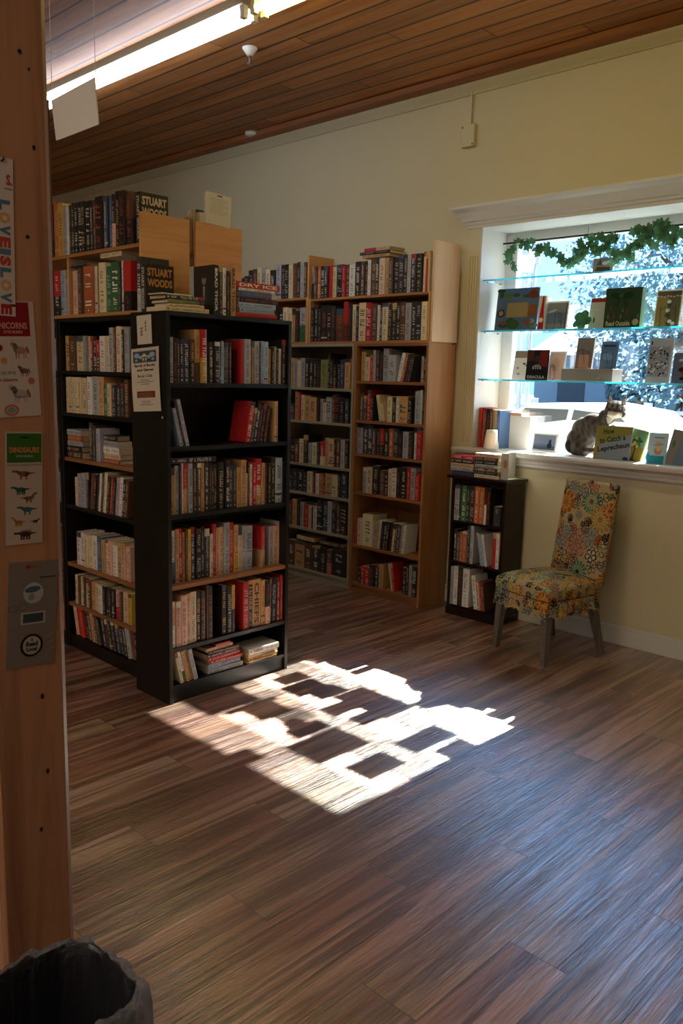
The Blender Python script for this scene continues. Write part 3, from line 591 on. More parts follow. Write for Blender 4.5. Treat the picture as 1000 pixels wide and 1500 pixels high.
p6.leans(p6.u_of(410+.23*705, 866)[0], -.2, [(.016, .19, 'C'), (.026, .2, 'R')]); p6.row(o2, s_, 775, '800:660K 820:640K 842:645S 872:650K', 840)
# --- upper wall shelves
UD = 'of the pine unit over the wall bookcases'
ut = Shelf('A', WF, -4.485, -3.402, 2.083, .4, .25, 'on top '+UD, rec=.01)
oz = (330, 340); sz = .34
ut.row(oz, sz, 370, '385:150TK 396:150E 412:150O 428:148K 445:148K 463:145R 478:150C 503:140Kw 518:145R 535:140E 560:140W 585:128K 600:127E 612:125K 625:120W 650:118E 663:115K 688:112C 705:110T 722:110E 748:110K 770:100D 785:98K 800:97S 822:95K 843:92Kw _852 862:85C 874:82R 884:82C', 260)
ut.stack(-3.99, [(.02, .24, 'T', .0), (.018, .27, 'K', -.02), (.022, .23, 'TR', .02)], z=2.083+.245, desc='pile above the wall bookcases', w=.0)
ul = Shelf('A', WF, -4.485, -3.402, 1.779, .285, .25, 'in the pine unit over the wall bookcases', rec=.01)
ul.row(oz, sz, 370, '385:325K 400:320K 412:330K 440:315K 458:315Kw 475:320D 510:330E 530:300RM 545:305K 562:312C 575:320K 605:305C 630:305R 655:310E 665:315W 675:312K 700:305C 715:310D 735:305K 752:300K 775:300E 800:305S 822:300K 845:300Kw 870:300C', 462)
vt = Shelf('A', WF, -5.53, -4.536, 2.098, .4, .25, 'on top of the pine unit left of the divider', frm='right', rec=.01)
vt.row(oz, sz, 60, '80:200K 100:190D 120:165K 140:160E 158:155C 175:155S 195:160C 218:165K 240:140S 257:142K 275:140K 292:140C 310:135E 325:130K 340:130S 358:130E', 275)
vl = Shelf('A', WF, -5.53, -4.536, 1.779, .3, .25, 'in the pine unit left of the divider', frm='right', rec=.01)
vl.row(oz, sz, 190, '228:330K 250:330K 270:325C 285:330C 300:330T 318:340K 350:325SG', 470)
# wall bookcase standing wholly behind the end bookcase
for i in range(6):
    hs = Shelf('A', WF, -5.56, -4.84, WS[i], .22, .27, '', rec=.01); u = -5.555
    while u < -4.88: t_ = R.uniform(.02, .034); hs.put(u, t_, R.uniform(.165, .19), R.choice('KKDESCTRNM'), lab='x')['area'] = 1e-7; u += t_+.001
# --- small dark bookcase and its piles
su0, su1 = SX0+.018, SX1-.018
def S_f(i): return Shelf('A', SF, su0, su1, SS[i], (.868 if i == 0 else SS[i-1]-.016)-SS[i], .21, ('top', 'middle', 'bottom')[i]+' shelf of small dark bookcase', rec=.01)
os_ = (640, 580); ss_ = .2266
c1 = S_f(0).row(os_, ss_, 97, '145:550S 155:560D 193:560G 215:570K 245:568D 276:570O 304:572O 318:705W 342:580Kw', 790)
c1.put(c1.up[-1]['u']+c1.up[-1]['t']+.03, .05, .125, 'D')
c2 = S_f(1).row(os_, ss_, 112, '130:860K 148:880E 165:880O 195:875O 215:840D 237:840S', 1060)
c2.leans(c2.up[-1]['u']+c2.up[-1]['t']+.058, -.19, [(.012, .21, 'S'), (.024, .205, 'L'), (.014, .205, 'W')]); c2.row(os_, ss_, 357, '382:885R 402:890W 423:890RN', 1090)
c3 = S_f(2).row(os_, ss_, 84, '103:1100S 135:1100W 163:1105K 205:1120W', 1335)
c3.leans(c3.up[-1]['u']+c3.up[-1]['t']+.045, -.14, [(.028, .22, 'W'), (.02, .18, 'C'), (.016, .19, 'R'), (.018, .185, 'E')])
st = Shelf('A', SF, SX0-.03, SX1, .925, .5, .22, 'small dark bookcase', rec=.01)
st.stack(SX0-.022, [(.026, .175, 'N'), (.026, .175, 'S'), (.022, .175, 'T'), (.026, .175, 'K'), (.022, .18, 'R')], desc='left pile on small dark bookcase')
st.stack(SX0+.162, [(.02, .185, 'C'), (.018, .17, 'K'), (.022, .17, 'E'), (.02, .17, 'S'), (.022, .165, 'K'), (.022, .175, 'E'), (.022, .175, 'P')], desc='right pile on small dark bookcase')
# --- window sill row
wl = Shelf('A', 4.60, WX0+.012, -2.9, 1.0905, .4, .2, 'window sill', rec=.02)
u = -3.206
for t_, c_, h_ in ((.022, 'R', .262), (.019, 'R', .26), (.015, 'M', .258), (.026, 'K', .255), (.019, 'E', .258), (.016, 'T', .25), (.018, 'S', .25), (.02, 'B', .25)): wl.put(u, t_, h_, c_, d=.15); u += t_+.001

# ------------------------------------------------------------------ make them: the largest 300 as things, the rest as one mass
def dist_area(sp):
    p = sp['T'].translation; px, py = proj(p)
    hid = (px < 418 and py > 480 and p.y > 4) or (px < 66 and p.y < 3)
    return sp['area']*(.02 if hid else 1)/((p-CP).length**2)*(10 if (sp['lab'] is not None and sp['kind'] == 'solo') or sp['shelf'] is wl else 1)
for sp in SPECS:
    s = sp['shelf']
    if sp['lab']: continue
    cw = CN[sp['code'][0]]; two = [q for q in sp['code'][1:] if q in PAL and q.isupper()]
    if two: cw += ' and '+CN[two[0]]
    if sp['kind'] == 'up':
        up = sorted(s.up, key=lambda q: q['u']); i = up.index(sp); n = len(up)
        k = ORD[i] if s.frm == 'left' else ORD[n-1-i]
        adj = 'slim ' if sp['t'] < .014 else ('thick ' if sp['t'] > .034 else '')
        if sp['T'].to_euler().y and abs(sp['T'].to_quaternion().angle) and abs((sp['T'].to_3x3() @ Vector((0, 0, 1))).z) < .995: adj = 'leaning '
        pos = '%s from %s' % (k, s.frm); frm = s.desc if s.desc.startswith(('on ', 'in ')) else ('on the ' if s.desc.startswith('window') else '')+s.desc
        sp['lab'] = '%s%s book, %s, %s' % (adj, cw, pos, frm)
        if len(sp['lab'].split()) > 16: sp['lab'] = '%s book, %s, %s' % (cw, pos, frm)
        if len(sp['lab'].split()) > 16: sp['lab'] = '%s book, %s, %s' % (CN[sp['code'][0]], pos, frm)
    elif sp['kind'] == 'flat':
        p_ = sp['pos']; w_ = 'uppermost' if p_ == 1 else ORD[p_-1]+' from top'
        if sp['n'] == 1: sp['lab'] = '%s book %s' % (cw, sp['sd'])
        else: sp['lab'] = 'flat %s book, %s, %s' % (cw, w_, sp['sd'])
        if len(sp['lab'].split()) > 16: sp['lab'] = sp['lab'][5:]
    else: sp['lab'] = '%s book turned away behind the end boards, %s from right' % (cw, ORD[sp['pos']])
SPECS.sort(key=dist_area, reverse=True)
NB = 300
KINDG = 'books'
mass_c = MB()
for k, sp in enumerate(SPECS):
    c, p = book_mb(sp['t'], sp['d'], sp['h'], sp['code'], sp['seed'], sp['title'], tcol=sp['tcol'], flat=sp['kind'] == 'flat')
    t_, h_, d_ = sp['t'], sp['h'], sp['d']
    if sp['face'] == 'sw':
        T = Matrix(((0, 0, 1, t_+.0004), (1, 0, 0, 0), (0, 1, 0, 0), (0, 0, 0, 1)))
        low = 'l' if h_ < .215 else 'u'
        c.text('STUART', d_*.5, h_*.84, d_*.88, h_*.17, 0, 'c9b9a0' if low == 'u' else 'c08a4c', T=T, bold=.04)
        c.text('WOODS', d_*.5, h_*.62, d_*.88, h_*.17, 0, 'c9b9a0' if low == 'u' else 'c08a4c', T=T, bold=.04)
    if sp['face'] == 'portrait':
        T = Matrix(((-1, 0, 0, d_), (0, 0, -1, 0), (0, 1, 0, 0), (0, 0, 0, 1)))
        # the front cover faces -u: in local space that is the x=0 side
        T = Matrix(((0, 0, -1, -.0004), (-1, 0, 0, d_), (0, 1, 0, 0), (0, 0, 0, 1)))
        c.ell(d_*.52, h_*.72, .017, .024, 0, '8d7a68', T=T); c.ell(d_*.52, h_*.80, .018, .014, .0001, '241c18', T=T)
        c.quad([(d_*.30, 0.01, 0), (d_*.74, .01, 0), (d_*.66, h_*.56, 0), (d_*.55, h_*.62, 0), (d_*.40, h_*.56, 0)], '2e2c30', T=T)
        c.quad([(d_*.50, h_*.30, .0002), (d_*.55, h_*.30, .0002), (d_*.56, h_*.58, .0002), (d_*.48, h_*.58, .0002)], '9a9488', T=T)
    if k < NB:
        o = c.build('book', 'book'); o.matrix_world = sp['T']; tag(o, sp['lab'], 'book', 'books packed on the shelves')
        q = p.build('page_block', 'pages' if False else 'paper', o)
    else:
        mass_c.add(c.v, [], T=sp['T']); o0 = len(mass_c.v)-len(c.v); mass_c.f += [tuple(o0+i for i in f) for f in c.f]; mass_c.c += c.c; mass_c.m += c.m
        mass_c.add(p.v, [], T=sp['T']); o0 = len(mass_c.v)-len(p.v); mass_c.f += [tuple(o0+i for i in f) for f in p.f]; mass_c.c += p.c; mass_c.m += [1]*len(p.f)
if len(SPECS) > NB:
    o = mass_c.build('packed_books', ['book', 'paper']); tag(o, 'mass of smaller spines packed on the far and shaded bookshelves', 'books', kind='stuff')
print('BOOKS', len(SPECS))
# ------------------------------------------------------------------ papers on the end bookcase
def sheet(name, label, cat, bl, br, tl, col, mat='paper', th=.0012, lift=.0005, curl=0.0):
    T, w, h = plane_frame(bl, br, tl, lift); b = MB()
    n = 8; vs = []; fs = []
    for k in range(n+1):
        v = h*k/n; c = curl*math.sin(PI*k/n)+curl*.6*(1-k/n)**2
        vs += [(0, v, c), (w, v, c), (0, v, c+th), (w, v, c+th)]
    for k in range(n):
        a = 4*k; fs += [(a+2, a+3, a+7, a+6), (a+1, a, a+4, a+5), (a, a+2, a+6, a+4), (a+3, a+1, a+5, a+7)]
    fs += [(0, 1, 3, 2), (4*n+1, 4*n, 4*n+2, 4*n+3)]
    b.add(vs, fs, col)
    def zz(v): k = v/h; return curl*math.sin(PI*k)+curl*.6*(1-k)**2+th+.0006
    return b, T, w, h, zz
ep = EY0-.0008
b, T, w, h, zz = sheet('', '', '', ony(202, 505, ep), ony(223, 503, ep), ony(201, 463, ep), 'c9c2b0')
[b.quad([(w*x0, h*y, zz(h*y)), (w*x1, h*(y+.01), zz(h*y)), (w*x1, h*(y+.045), zz(h*y)), (w*x0, h*(y+.03), zz(h*y))], '2a2622') for x0, x1, y in ((.22, .40, .30), (.24, .38, .36), (.22, .40, .42), (.26, .36, .48), (.22, .42, .54), (.55, .66, .46), (.57, .64, .52), (.55, .67, .58), (.57, .63, .64), (.54, .66, .70), (.58, .66, .76))]
b.f = b.f; b = b
o = b.build('paper_notice', 'paper'); o.matrix_world = T; tag(o, 'small white card with sideways writing near the top of the black side panel', 'notice')
b, T, w, h, zz = sheet('', '', '', ony(197, 603, ep), ony(237, 602, ep), ony(191, 512, ep), 'c6bba6', curl=.004)
b.rect(w*.08, h*.77, w*.92, h*.95, zz(h*.86)+.001, '3d4d5c')
for cx_, cy_, r_ in ((.22, .885, .10), (.78, .885, .10), (.36, .855, .07), (.66, .855, .07), (.2, .81, .05), (.8, .815, .05)): b.ell(w*cx_, h*cy_, w*r_, w*r_*.5, zz(h*.86)+.0016, '9aa6a6')
b.quad([(w*.38, h*.86, zz(h*.86)+.002), (w*.62, h*.86, zz(h*.86)+.002), (w*.5, h*.915, zz(h*.86)+.002)], 'c8bfae'); b.rect(w*.41, h*.775, w*.59, h*.86, zz(h*.86)+.002, '6a5a4a')
for x in (.44, .54): b.rect(w*x, h*.80, w*(x+.04), h*.84, zz(h*.86)+.0026, 'd8cdb8')
b.text('Barrel of Books', w*.5, h*.725, w*.74, h*.042, zz(h*.72)+.0006, '1c1a1a', bold=.035); b.text('and Games', w*.52, h*.655, w*.60, h*.042, zz(h*.65)+.0006, '1c1a1a', bold=.035)
b.text('Book Club', w*.5, h*.56, w*.52, h*.045, zz(h*.56)+.0006, '4a443e')
for v, ww in ((.49, .3), (.46, .6), (.425, .3), (.155, .34), (.13, .3), (.10, .5)): b.rect(w*(.5-ww/2), h*v, w*(.5+ww/2), h*(v+.009), zz(h*v)+.0006, '6a6058')
b.rect(w*.18, h*.18+.01, w*.84, h*.32, zz(h*.25)+.0008, '6e3a2e')
for v in (.22, .25, .28): b.rect(w*.26, h*v, w*.76, h*(v+.006), zz(h*v)+.0014, 'a2705e')
o = b.build('book_club_poster', 'paper'); o.matrix_world = T; tag(o, 'long book club poster taped to the black side panel below the small card', 'poster')
# paper standing behind on the pine boards
b, T, w, h, zz = sheet('', '', '', onx(315, 327, -3.300), onx(351, 336, -3.300), onx(317, 290, -3.300), 'cfccc2')
T.translation += Vector((0, 0, 0))
b = MB(); b.box(0, w, -.03, h, -.018, 0, 'c9c5b8')
for k in range(9): b.rect(w*.12, h*(.18+.075*k), w*(.88 if k % 3 else .7), h*(.195+.075*k), .0008, '8a8a88')
b.rect(w*.42, h*.90, w*.62, h*.95, .0008, '3a3a3a')
T2 = T.copy(); T2.translation = Vector((-3.372, T.translation.y, 2.2485+.03)); o = b.build('book', 'paper'); o.matrix_world = T2
tag(o, 'white book showing its printed back cover above the rear end board', 'book')

# ------------------------------------------------------------------ wooden post with sticker packs
PX = -1.50; py1 = .772; pyl = .617
b = MB(); c_ = .014
pr = [(PX-.142, pyl), (PX-.142, py1), (PX-c_, py1), (PX, py1-c_), (PX, pyl+c_*.6), (PX-c_*.6, pyl)]
b.prism([(x, y) for x, y in pr][::-1], 0, CZ-.001, 2)
r2 = random.Random(5)
for z in (.62, .74, .9, 1.62, 1.93, 2.06, 2.2):
    y = r2.uniform(pyl+.02, py1-.03); rr = r2.uniform(.002, .004); b.quad([(PX+.0006, y+rr*math.cos(a), z+rr*1.5*math.sin(a)) for a in [2*PI*k/10 for k in range(10)]], '000000', 1)
t = thing('wooden_post', 'knotty fir post at the left edge hung with sticker packs', 'post', (0, 0, 0))
b.build('post_body', ['post', 'dark_wood'], t, bevel=.0015)
for px, py in ((28, 75), (40, 347)):
    p = onx(px, py, PX); h = MB(); h.lathe([(0, 0), (.0035, 0), (.003, .002), (0, .0022)], 10, T=Matrix.Rotation(PI/2, 4, 'Y')); h.build('nail', 'dark_metal', t, loc=p+Vector((.0004, 0, 0)))
b = MB(); pa = onx(70, 146, PX-.09); pb = onx(70, 352, PX-.09)
b.box(PX-.11, PX-.09, py1+.0008, pa.y+.003, pb.z, pa.z, 'a08a78'); tag(b.build('grey_board', 'paper', bevel=.001), 'narrow greyish board end showing behind the top of the wooden post', 'board')
b = MB(); b.box(PX-.105, PX-.085, py1+.0006, py1+.018, pb.z-.003, pb.z+.004); 
def pack(px4, col, mat='paper', lift=.0015): return sheet('', '', '', *[onx(*q, PX) for q in px4], col, lift=lift)
def emboss(b, T, name, label, cat, mat='paper'):
    o = b.build(name, mat); o.matrix_world = T; return tag(o, label, cat)
# long strip sign, hung sideways
b, T, w, h, zz = pack(((-22, 460), (22, 464), (-18, 226)), 'b9afa4'); z1 = zz(0)
w_m = w
b.text('S.', w*.86, h*.865, w*.20, h*.07, z1, '9c3a2c', bold=.05); [b.rect(w*(.70+.045*k), h*.805, w*(.73+.045*k), h*.815, z1, '4a4440') for k in range(6)]
cols = ['3d5568', 'b08a4a', '8c2a28', '3d5568', '8c2a28']
yv = .765; seq = 'LOVEISLOVE'; ccol = ['4a6578', 'b98f52', '4a6578', 'a23a34', '4a6578', 'a23a34', '4a6578', 'b98f52', '4a6578', '8c2422']; sizes = [.08, .09, .08, .085, .045, .08, .08, .09, .08, .085]
y = .745
for ch, cc, s_h in zip(seq, ccol, sizes):
    b.text(ch, w*.69, h*(y-s_h/2), h*s_h*.80, w*.37, z1, cc, rot=-PI/2, bold=.06); y -= s_h*.93
o = emboss(b, T, 'paper_banner', 'long white paper strip lettered sideways in red, blue and gold on the post', 'banner')
h_ = MB(); h_.ringpath([(w*.62, h*.975, .001), (w*.66, h*.985, .006), (w*.70, h*1.0, .002)], .0016, 6, '111111'); h_.build('wire_hook', 'dark_metal', o)
# unicorn stickers
b, T, w, h, zz = pack(((-2, 612), (60, 608), (-4, 440)), 'b3a79b', lift=.0008); z1 = zz(0)
b.rect(w*.02, h*.70, w*.88, h*.99, z1, '7d1420'); b.rect(w*.02, h*.675, w*.88, h*.695, z1, 'b9ad9e'); b.ell(w*.5, h*.96, w*.12, h*.012, z1+.0002, '4a0c12')
b.text('UNICORNS', w*.44, h*.79, w*.74, h*.055, z1+.0003, 'b8907c', bold=.02); b.text('STICKERS', w*.48, h*.735, w*.44, h*.024, z1+.0003, 'b8907c')
def critter(cx_, cy_, s, col, z, kind):
    if kind == 'horse':
        b.ell(cx_, cy_, s*.42, s*.24, z, col); b.ell(cx_-s*.42, cy_+s*.34, s*.18, s*.12, z, col, rot=-.5); b.quad([(cx_-s*.42, cy_+s*.36, z), (cx_-s*.15, cy_+s*.12, z), (cx_-s*.3, cy_-s*.02, z), (cx_-s*.5, cy_+s*.2, z)], col)
        for dx in (-.3, -.12, .2, .34): b.quad([(cx_+s*dx, cy_-s*.1, z), (cx_+s*(dx+.09), cy_-s*.1, z), (cx_+s*(dx+.07), cy_-s*.52, z), (cx_+s*(dx+.02), cy_-s*.52, z)], col)
        b.quad([(cx_-s*.45, cy_+s*.44, z+.0002), (cx_-s*.38, cy_+s*.44, z+.0002), (cx_-s*.5, cy_+s*.72, z+.0002)], 'b98f52')
        b.ell(cx_-s*.24, cy_+s*.26, s*.1, s*.2, z+.0002, '5c4f55', rot=.5); b.ell(cx_+s*.5, cy_-.0*s, s*.09, s*.24, z+.0002, '7a5a52', rot=.3)
critter(w*.52, h*.20, w*.42, '9a8e88', z1, 'horse'); critter(w*.66, h*.40, w*.24, '6a4a42', z1, 'horse'); critter(w*.60, h*.58, w*.36, '9c7458', z1, 'horse')
for cx_, cy_, c_ in ((.14, .60, '7d1420'), (.22, .49, 'a8804c'), (.82, .31, '9a5a50')): b.ell(w*cx_, h*cy_, w*.08, w*.08, z1, c_, 8)
b.text('BELIEVE', w*.30, h*.385, w*.34, h*.028, z1, '6a8494'); b.text('in Unicorns', w*.28, h*.325, w*.42, h*.03, z1, '6c2c30')
for k, c_ in enumerate(('9a5a50', 'b08a58', '6a8494')): b.ell(w*.30, h*.06, w*(.17-.04*k), h*(.05-.012*k), z1+.0002*(k+1), c_)
emboss(b, T, 'sticker_pack', 'sticker pack with a dark red header and unicorns on the post', 'stickers')
# dinosaur stickers
b, T, w, h, zz = pack(((8, 799), (61, 794), (1, 632)), 'aa9c8e'); z1 = zz(0)
b.rect(w*.03, h*.73, w*.97, h*.985, z1, '2f5a1c'); b.rect(w*.03, h*.70, w*.97, h*.715, z1, '8d8478'); b.ell(w*.5, h*.95, w*.14, h*.010, z1+.0002, '16300c')
b.text('DINOSAURS', w*.5, h*.84, w*.80, h*.05, z1+.0003, 'b2724a', bold=.03); b.text('STICKERS', w*.5, h*.785, w*.46, h*.018, z1+.0003, 'a8a08c')
def dino(cx_, cy_, s, col, flip=1, neck=.35, spikes=False, low=False):
    f = flip; z = z1
    b.ell(cx_, cy_, s*.26, s*.13, z, col)
    b.quad([(cx_+f*s*.15, cy_+s*.08, z), (cx_+f*s*.62, cy_+s*.04, z), (cx_+f*s*.15, cy_-s*.06, z)][::int(f)], col)
    b.quad([(cx_-f*s*.12, cy_+s*.10, z), (cx_-f*s*.25, cy_-s*.04, z), (cx_-f*s*.44, cy_+s*neck, z), (cx_-f*s*.36, cy_+s*(neck+.06), z)][::int(-f)], col)
    b.ell(cx_-f*s*.46, cy_+s*neck, s*.11, s*.055, z, col)
    for dx in ((-.14, .12) if not low else (-.2, -.08, .08, .2)): b.quad([(cx_+s*dx-s*.04, cy_-s*.04, z), (cx_+s*dx-s*.03, cy_-s*.28, z), (cx_+s*dx+s*.05, cy_-s*.28, z), (cx_+s*dx+s*.05, cy_-s*.04, z)], col)
    if spikes:
        for k in range(5): x = cx_-s*.2+k*s*.1; b.quad([(x, cy_+s*.1, z+.0002), (x+s*.09, cy_+s*.1, z+.0002), (x+s*.045, cy_+s*.24, z+.0002)], '5a3a2a')
dino(w*.48, h*.63, w*.56, '7a4a2a', 1, .12); dino(w*.40, h*.49, w*.48, '2f5548', 1, .12, low=True); dino(w*.62, h*.41, w*.42, '6a4c30', -1, .3)
dino(w*.58, h*.31, w*.52, '3a566a', 1, .12); dino(w*.34, h*.20, w*.40, 'a8702c', 1, .3, low=True); dino(w*.80, h*.20, w*.26, '3a2a20', -1, .22); dino(w*.52, h*.09, w*.56, '3f322c', 1, .05, True, True)
emboss(b, T, 'sticker_pack', 'sticker pack with a green header and small dinosaurs on the post', 'stickers')
# grey card with patches
b, T, w, h, zz = pack(((8, 981), (79, 969), (2, 825)), '6f665f'); z1 = zz(0)
b.ell(w*.38, h*.95, w*.05, h*.018, z1, '8c1a20'); b.rect(w*.44, h*.935, w*.66, h*.965, z1, '7a5a44'); b.rect(w*.62, h*.835, w*.95, h*.85, z1, '3a3430')
b.ell(w*.50, h*.70, w*.24, h*.115, z1, '5e6e78', 28); b.ell(w*.50, h*.70, w*.205, h*.098, z1+.0004, 'a29a94', 28); b.ell(w*.48, h*.735, w*.16, h*.03, z1+.0008, '3f525c', rot=.12); b.ell(w*.46, h*.665, w*.07, h*.03, z1+.0008, '6a8078', rot=.9)
b.ell(w*.10, h*.565, w*.09, h*.035, z1, '564a44', 16); b.ell(w*.10, h*.565, w*.075, h*.028, z1+.0003, '6f665f', 16); b.ell(w*.30, h*.575, w*.09, h*.035, z1, '564a44', 16); b.ell(w*.30, h*.575, w*.075, h*.028, z1+.0003, '6f665f', 16)
b.rect(w*.26, h*.405, w*.76, h*.52, z1, 'a09a94'); b.rect(w*.30, h*.42, w*.72, h*.505, z1+.0004, '2f3c40')
b.ell(w*.50, h*.20, w*.235, h*.11, z1, '141214', 28); b.ell(w*.50, h*.20, w*.185, h*.088, z1+.0004, '9a928c', 28)
b.text('A', w*.5, h*.255, w*.05, h*.03, z1+.0008, '1c1a1a', bold=.04); b.text('Read', w*.5, h*.215, w*.24, h*.045, z1+.0008, '1c1a1a', bold=.05); b.text('Local', w*.5, h*.165, w*.22, h*.04, z1+.0008, '1c1a1a', bold=.05)
for k in range(3): b.quad([(w*.80, h*(.11+.07*k), z1), (w*.97, h*(.15+.07*k), z1), (w*.97, h*(.175+.07*k), z1), (w*.80, h*(.135+.07*k), z1)], '8a6a52')
emboss(b, T, 'patch_card', 'grey card with round patches and a small picture, lowest on the post', 'card', )

# ------------------------------------------------------------------ waste bin with liner
t = thing('waste_bin', 'black waste bin lined with a wrinkled clear grey bag beside the post', 'waste bin', (-1.092, .415, 0))
def loop(hx, hy, rr, n=96):
    out = []; P_ = []
    for cx_, cy_, a0 in ((hx-rr, hy-rr, 0), (-hx+rr, hy-rr, 90), (-hx+rr, -hy+rr, 180), (hx-rr, -hy+rr, 270)):
        for k in range(13): a = math.radians(a0+90*k/12); P_.append((cx_+rr*math.cos(a), cy_+rr*math.sin(a)))
    P_.append(P_[0]); L = [0]
    for i in range(1, len(P_)): L.append(L[-1]+math.dist(P_[i], P_[i-1]))
    j = 0
    for k in range(n):
        s = L[-1]*k/n
        while L[j+1] < s: j += 1
        q = (s-L[j])/max(1e-9, L[j+1]-L[j]); out.append((P_[j][0]+(P_[j+1][0]-P_[j][0])*q, P_[j][1]+(P_[j+1][1]-P_[j][1])*q))
    return out
def loft(levels, n=96, wob=None):
    vs = []
    for i, (hx, hy, rr, z) in enumerate(levels):
        for k, (x, y) in enumerate(loop(hx, hy, rr, n)):
            dx = dy = dz = 0
            if wob: dx, dy, dz = wob(i, k, x, y)
            vs.append((x+dx, y+dy, z+dz))
    fs = [(i*n+k, i*n+(k+1) % n, (i+1)*n+(k+1) % n, (i+1)*n+k) for i in range(len(levels)-1) for k in range(n)]
    return vs, fs
hx, hy, zt = .108, .215, .585
vs, fs = loft([(hx-.03, hy-.03, .04, .0), (hx-.028, hy-.028, .04, .01), (hx-.004, hy-.004, .05, zt-.02), (hx, hy, .05, zt), (hx-.004, hy-.004, .05, zt), (hx-.008, hy-.008, .05, zt-.02), (hx-.033, hy-.033, .04, .012)])
b = MB(); b.add(vs, fs+[tuple(range(96))[::-1], tuple(range(6*96, 7*96))]); b.build('bin_body', 'black_plastic', t, smooth=True)
r3_ = random.Random(3); ph = [r3_.uniform(0, 6.28) for _ in range(12)]; NL = 220
def wob(i, k, x, y):
    a = 2*PI*k/NL; amp = [.0, .004, .006, .005, .003, .003, .005, .009, .012, .012, .010][min(i, 10)]
    n1 = sum(math.sin(a*f+ph[j]+i*.55*math.sin(f))*g for j, (f, g) in enumerate(((7, .5), (13, .5), (23, .45), (37, .35), (61, .3), (89, .2))))
    L = math.hypot(x, y); rim = 1 if 3 <= i <= 5 else 0
    dz = .006*math.sin(a*3+1)+.005*n1*(1 if i > 3 else .2)
    if i >= 8: dz += .018*math.sin(a*5+2)+.012*math.sin(a*11)
    return x/L*amp*n1*.55, y/L*amp*n1*.55, dz
lv = [(hx-.046, hy-.046, .04, .06), (hx-.034, hy-.034, .045, .25), (hx-.024, hy-.024, .045, .45), (hx-.014, hy-.014, .05, zt-.02), (hx-.006, hy-.006, .05, zt+.006), (hx+.004, hy+.004, .055, zt+.008), (hx+.010, hy+.010, .055, zt-.006), (hx+.012, hy+.012, .055, zt-.04), (hx+.013, hy+.013, .055, zt-.08), (hx+.015, hy+.015, .055, zt-.12), (hx+.013, hy+.013, .055, zt-.15)]
vs, fs = loft(lv, NL, wob)
tt = NT('thin_grey_bag'); nz = tt.noise(tt.vec(tt.obj(), (1, 1, .35)), 55, 4, .6, 1.0)
tr = tt.n('BsdfTransparent', {'Color': (.75, .77, .8, 1)}); pb_ = tt.n('BsdfPrincipled', {'Base Color': (.022, .022, .026, 1), 'Roughness': .16, 'Specular IOR Level': .9})
bn = tt.n('Bump', {'Height': nz, 'Strength': .9, 'Distance': .01}); tt.set(pb_, 'Normal', bn.outputs[0])
mx = tt.n('MixShader', {0: .60, 1: tr.outputs[0], 2: pb_.outputs[0]}); tt.t.links.new(mx.outputs[0], tt.out.inputs[0]); M['bag'] = tt.m
tt = NT('clear_bag_film'); nz = tt.noise(tt.vec(tt.obj(), (1, 1, .6)), 38, 5, .65, 1.6)
tr = tt.n('BsdfTransparent', {'Color': (.85, .87, .9, 1)}); pb_ = tt.n('BsdfPrincipled', {'Base Color': (.20, .21, .23, 1), 'Roughness': .2, 'Specular IOR Level': 1.0})
bn = tt.n('Bump', {'Height': nz, 'Strength': 1.0, 'Distance': .02}); tt.set(pb_, 'Normal', bn.outputs[0])
mx = tt.n('MixShader', {0: .55, 1: tr.outputs[0], 2: pb_.outputs[0]}); tt.t.links.new(mx.outputs[0], tt.out.inputs[0]); M['film'] = tt.m
ni = 4*NL; b = MB(); b.add(vs[:5*NL], fs[:ni]+[tuple(range(NL))]); b.build('bag_liner', 'bag', t, smooth=True)
b = MB(); b.add(vs[4*NL:], [tuple(q-4*NL for q in f) for f in fs[ni:]]); b.build('bag_overhang', 'film', t, smooth=True)

# ------------------------------------------------------------------ painted fabric grid
def grid_obj(name, P, C, mat, parent, closed=False):
    n, k = P.shape[:2]; me = bpy.data.meshes.new(name); fs = []
    for i in range(n-1):
        for j in range(k if closed else k-1):
            j2 = (j+1) % k; fs.append((i*k+j, i*k+j2, (i+1)*k+j2, (i+1)*k+j))
    me.from_pydata([tuple(v) for v in P.reshape(-1, 3)], [], fs); me.materials.append(M[mat])
    ca = me.color_attributes.new('Col', 'FLOAT_COLOR', 'POINT'); ca.data.foreach_set('color', np.concatenate([C.reshape(-1, 3), np.ones((n*k, 1))], 1).astype(np.float32).ravel())
    me.polygons.foreach_set('use_smooth', [True]*len(fs)); me.update(); o = bpy.data.objects.new(name, me); COL.objects.link(o)
    if parent is not None: o.parent = parent
    return o
L3 = lambda h: np.array(lin(h)[:3])
def paint(u, v, flowers, base='a3946f'):
    c = np.empty(u.shape+(3,)); c[:] = L3(base)
    w = (np.sin(u*31+np.sin(v*23)*2)+np.sin(v*37+1))*.25+.5; c = c*(1-w[..., None]*.25)+L3('a5826a')*(w[..., None]*.25)
    for (cx_, cy_, r, n, fill, line, lw, ctr, k) in flowers:
        dx = u-cx_; dy = v-cy_; d = np.hypot(dx, dy); m = d < r*1.25
        if not m.any(): continue
        a = np.arctan2(dy, dx)+k; pet = np.abs(np.cos(n*a/2))
        sh = .62+.38*np.power(pet, .55) if n > 6 else .45+.55*np.power(pet, .6)
        rr = r*sh; ins = d < rr; edge = np.abs(d-rr) < lw
        if fill is not None:
            c[m & ins] = L3(fill)
            vein = (np.abs(np.sin(n*a)) < lw/np.maximum(d, 1e-4)*n*.35) & (d > r*.25) & (d < rr*.85); c[m & ins & vein] = c[m & ins & vein]*.78
        sep = (pet < np.minimum(.9, lw/np.maximum(d, 1e-4)*n*.5)) & (d > r*.22) & ins
        ring = (np.abs(d-r*.5*sh) < lw*.7) & (n > 9)
        c[m & (edge | sep | ring)] = L3(line)
        if ctr: c[d < r*.16] = L3(ctr)
    return c
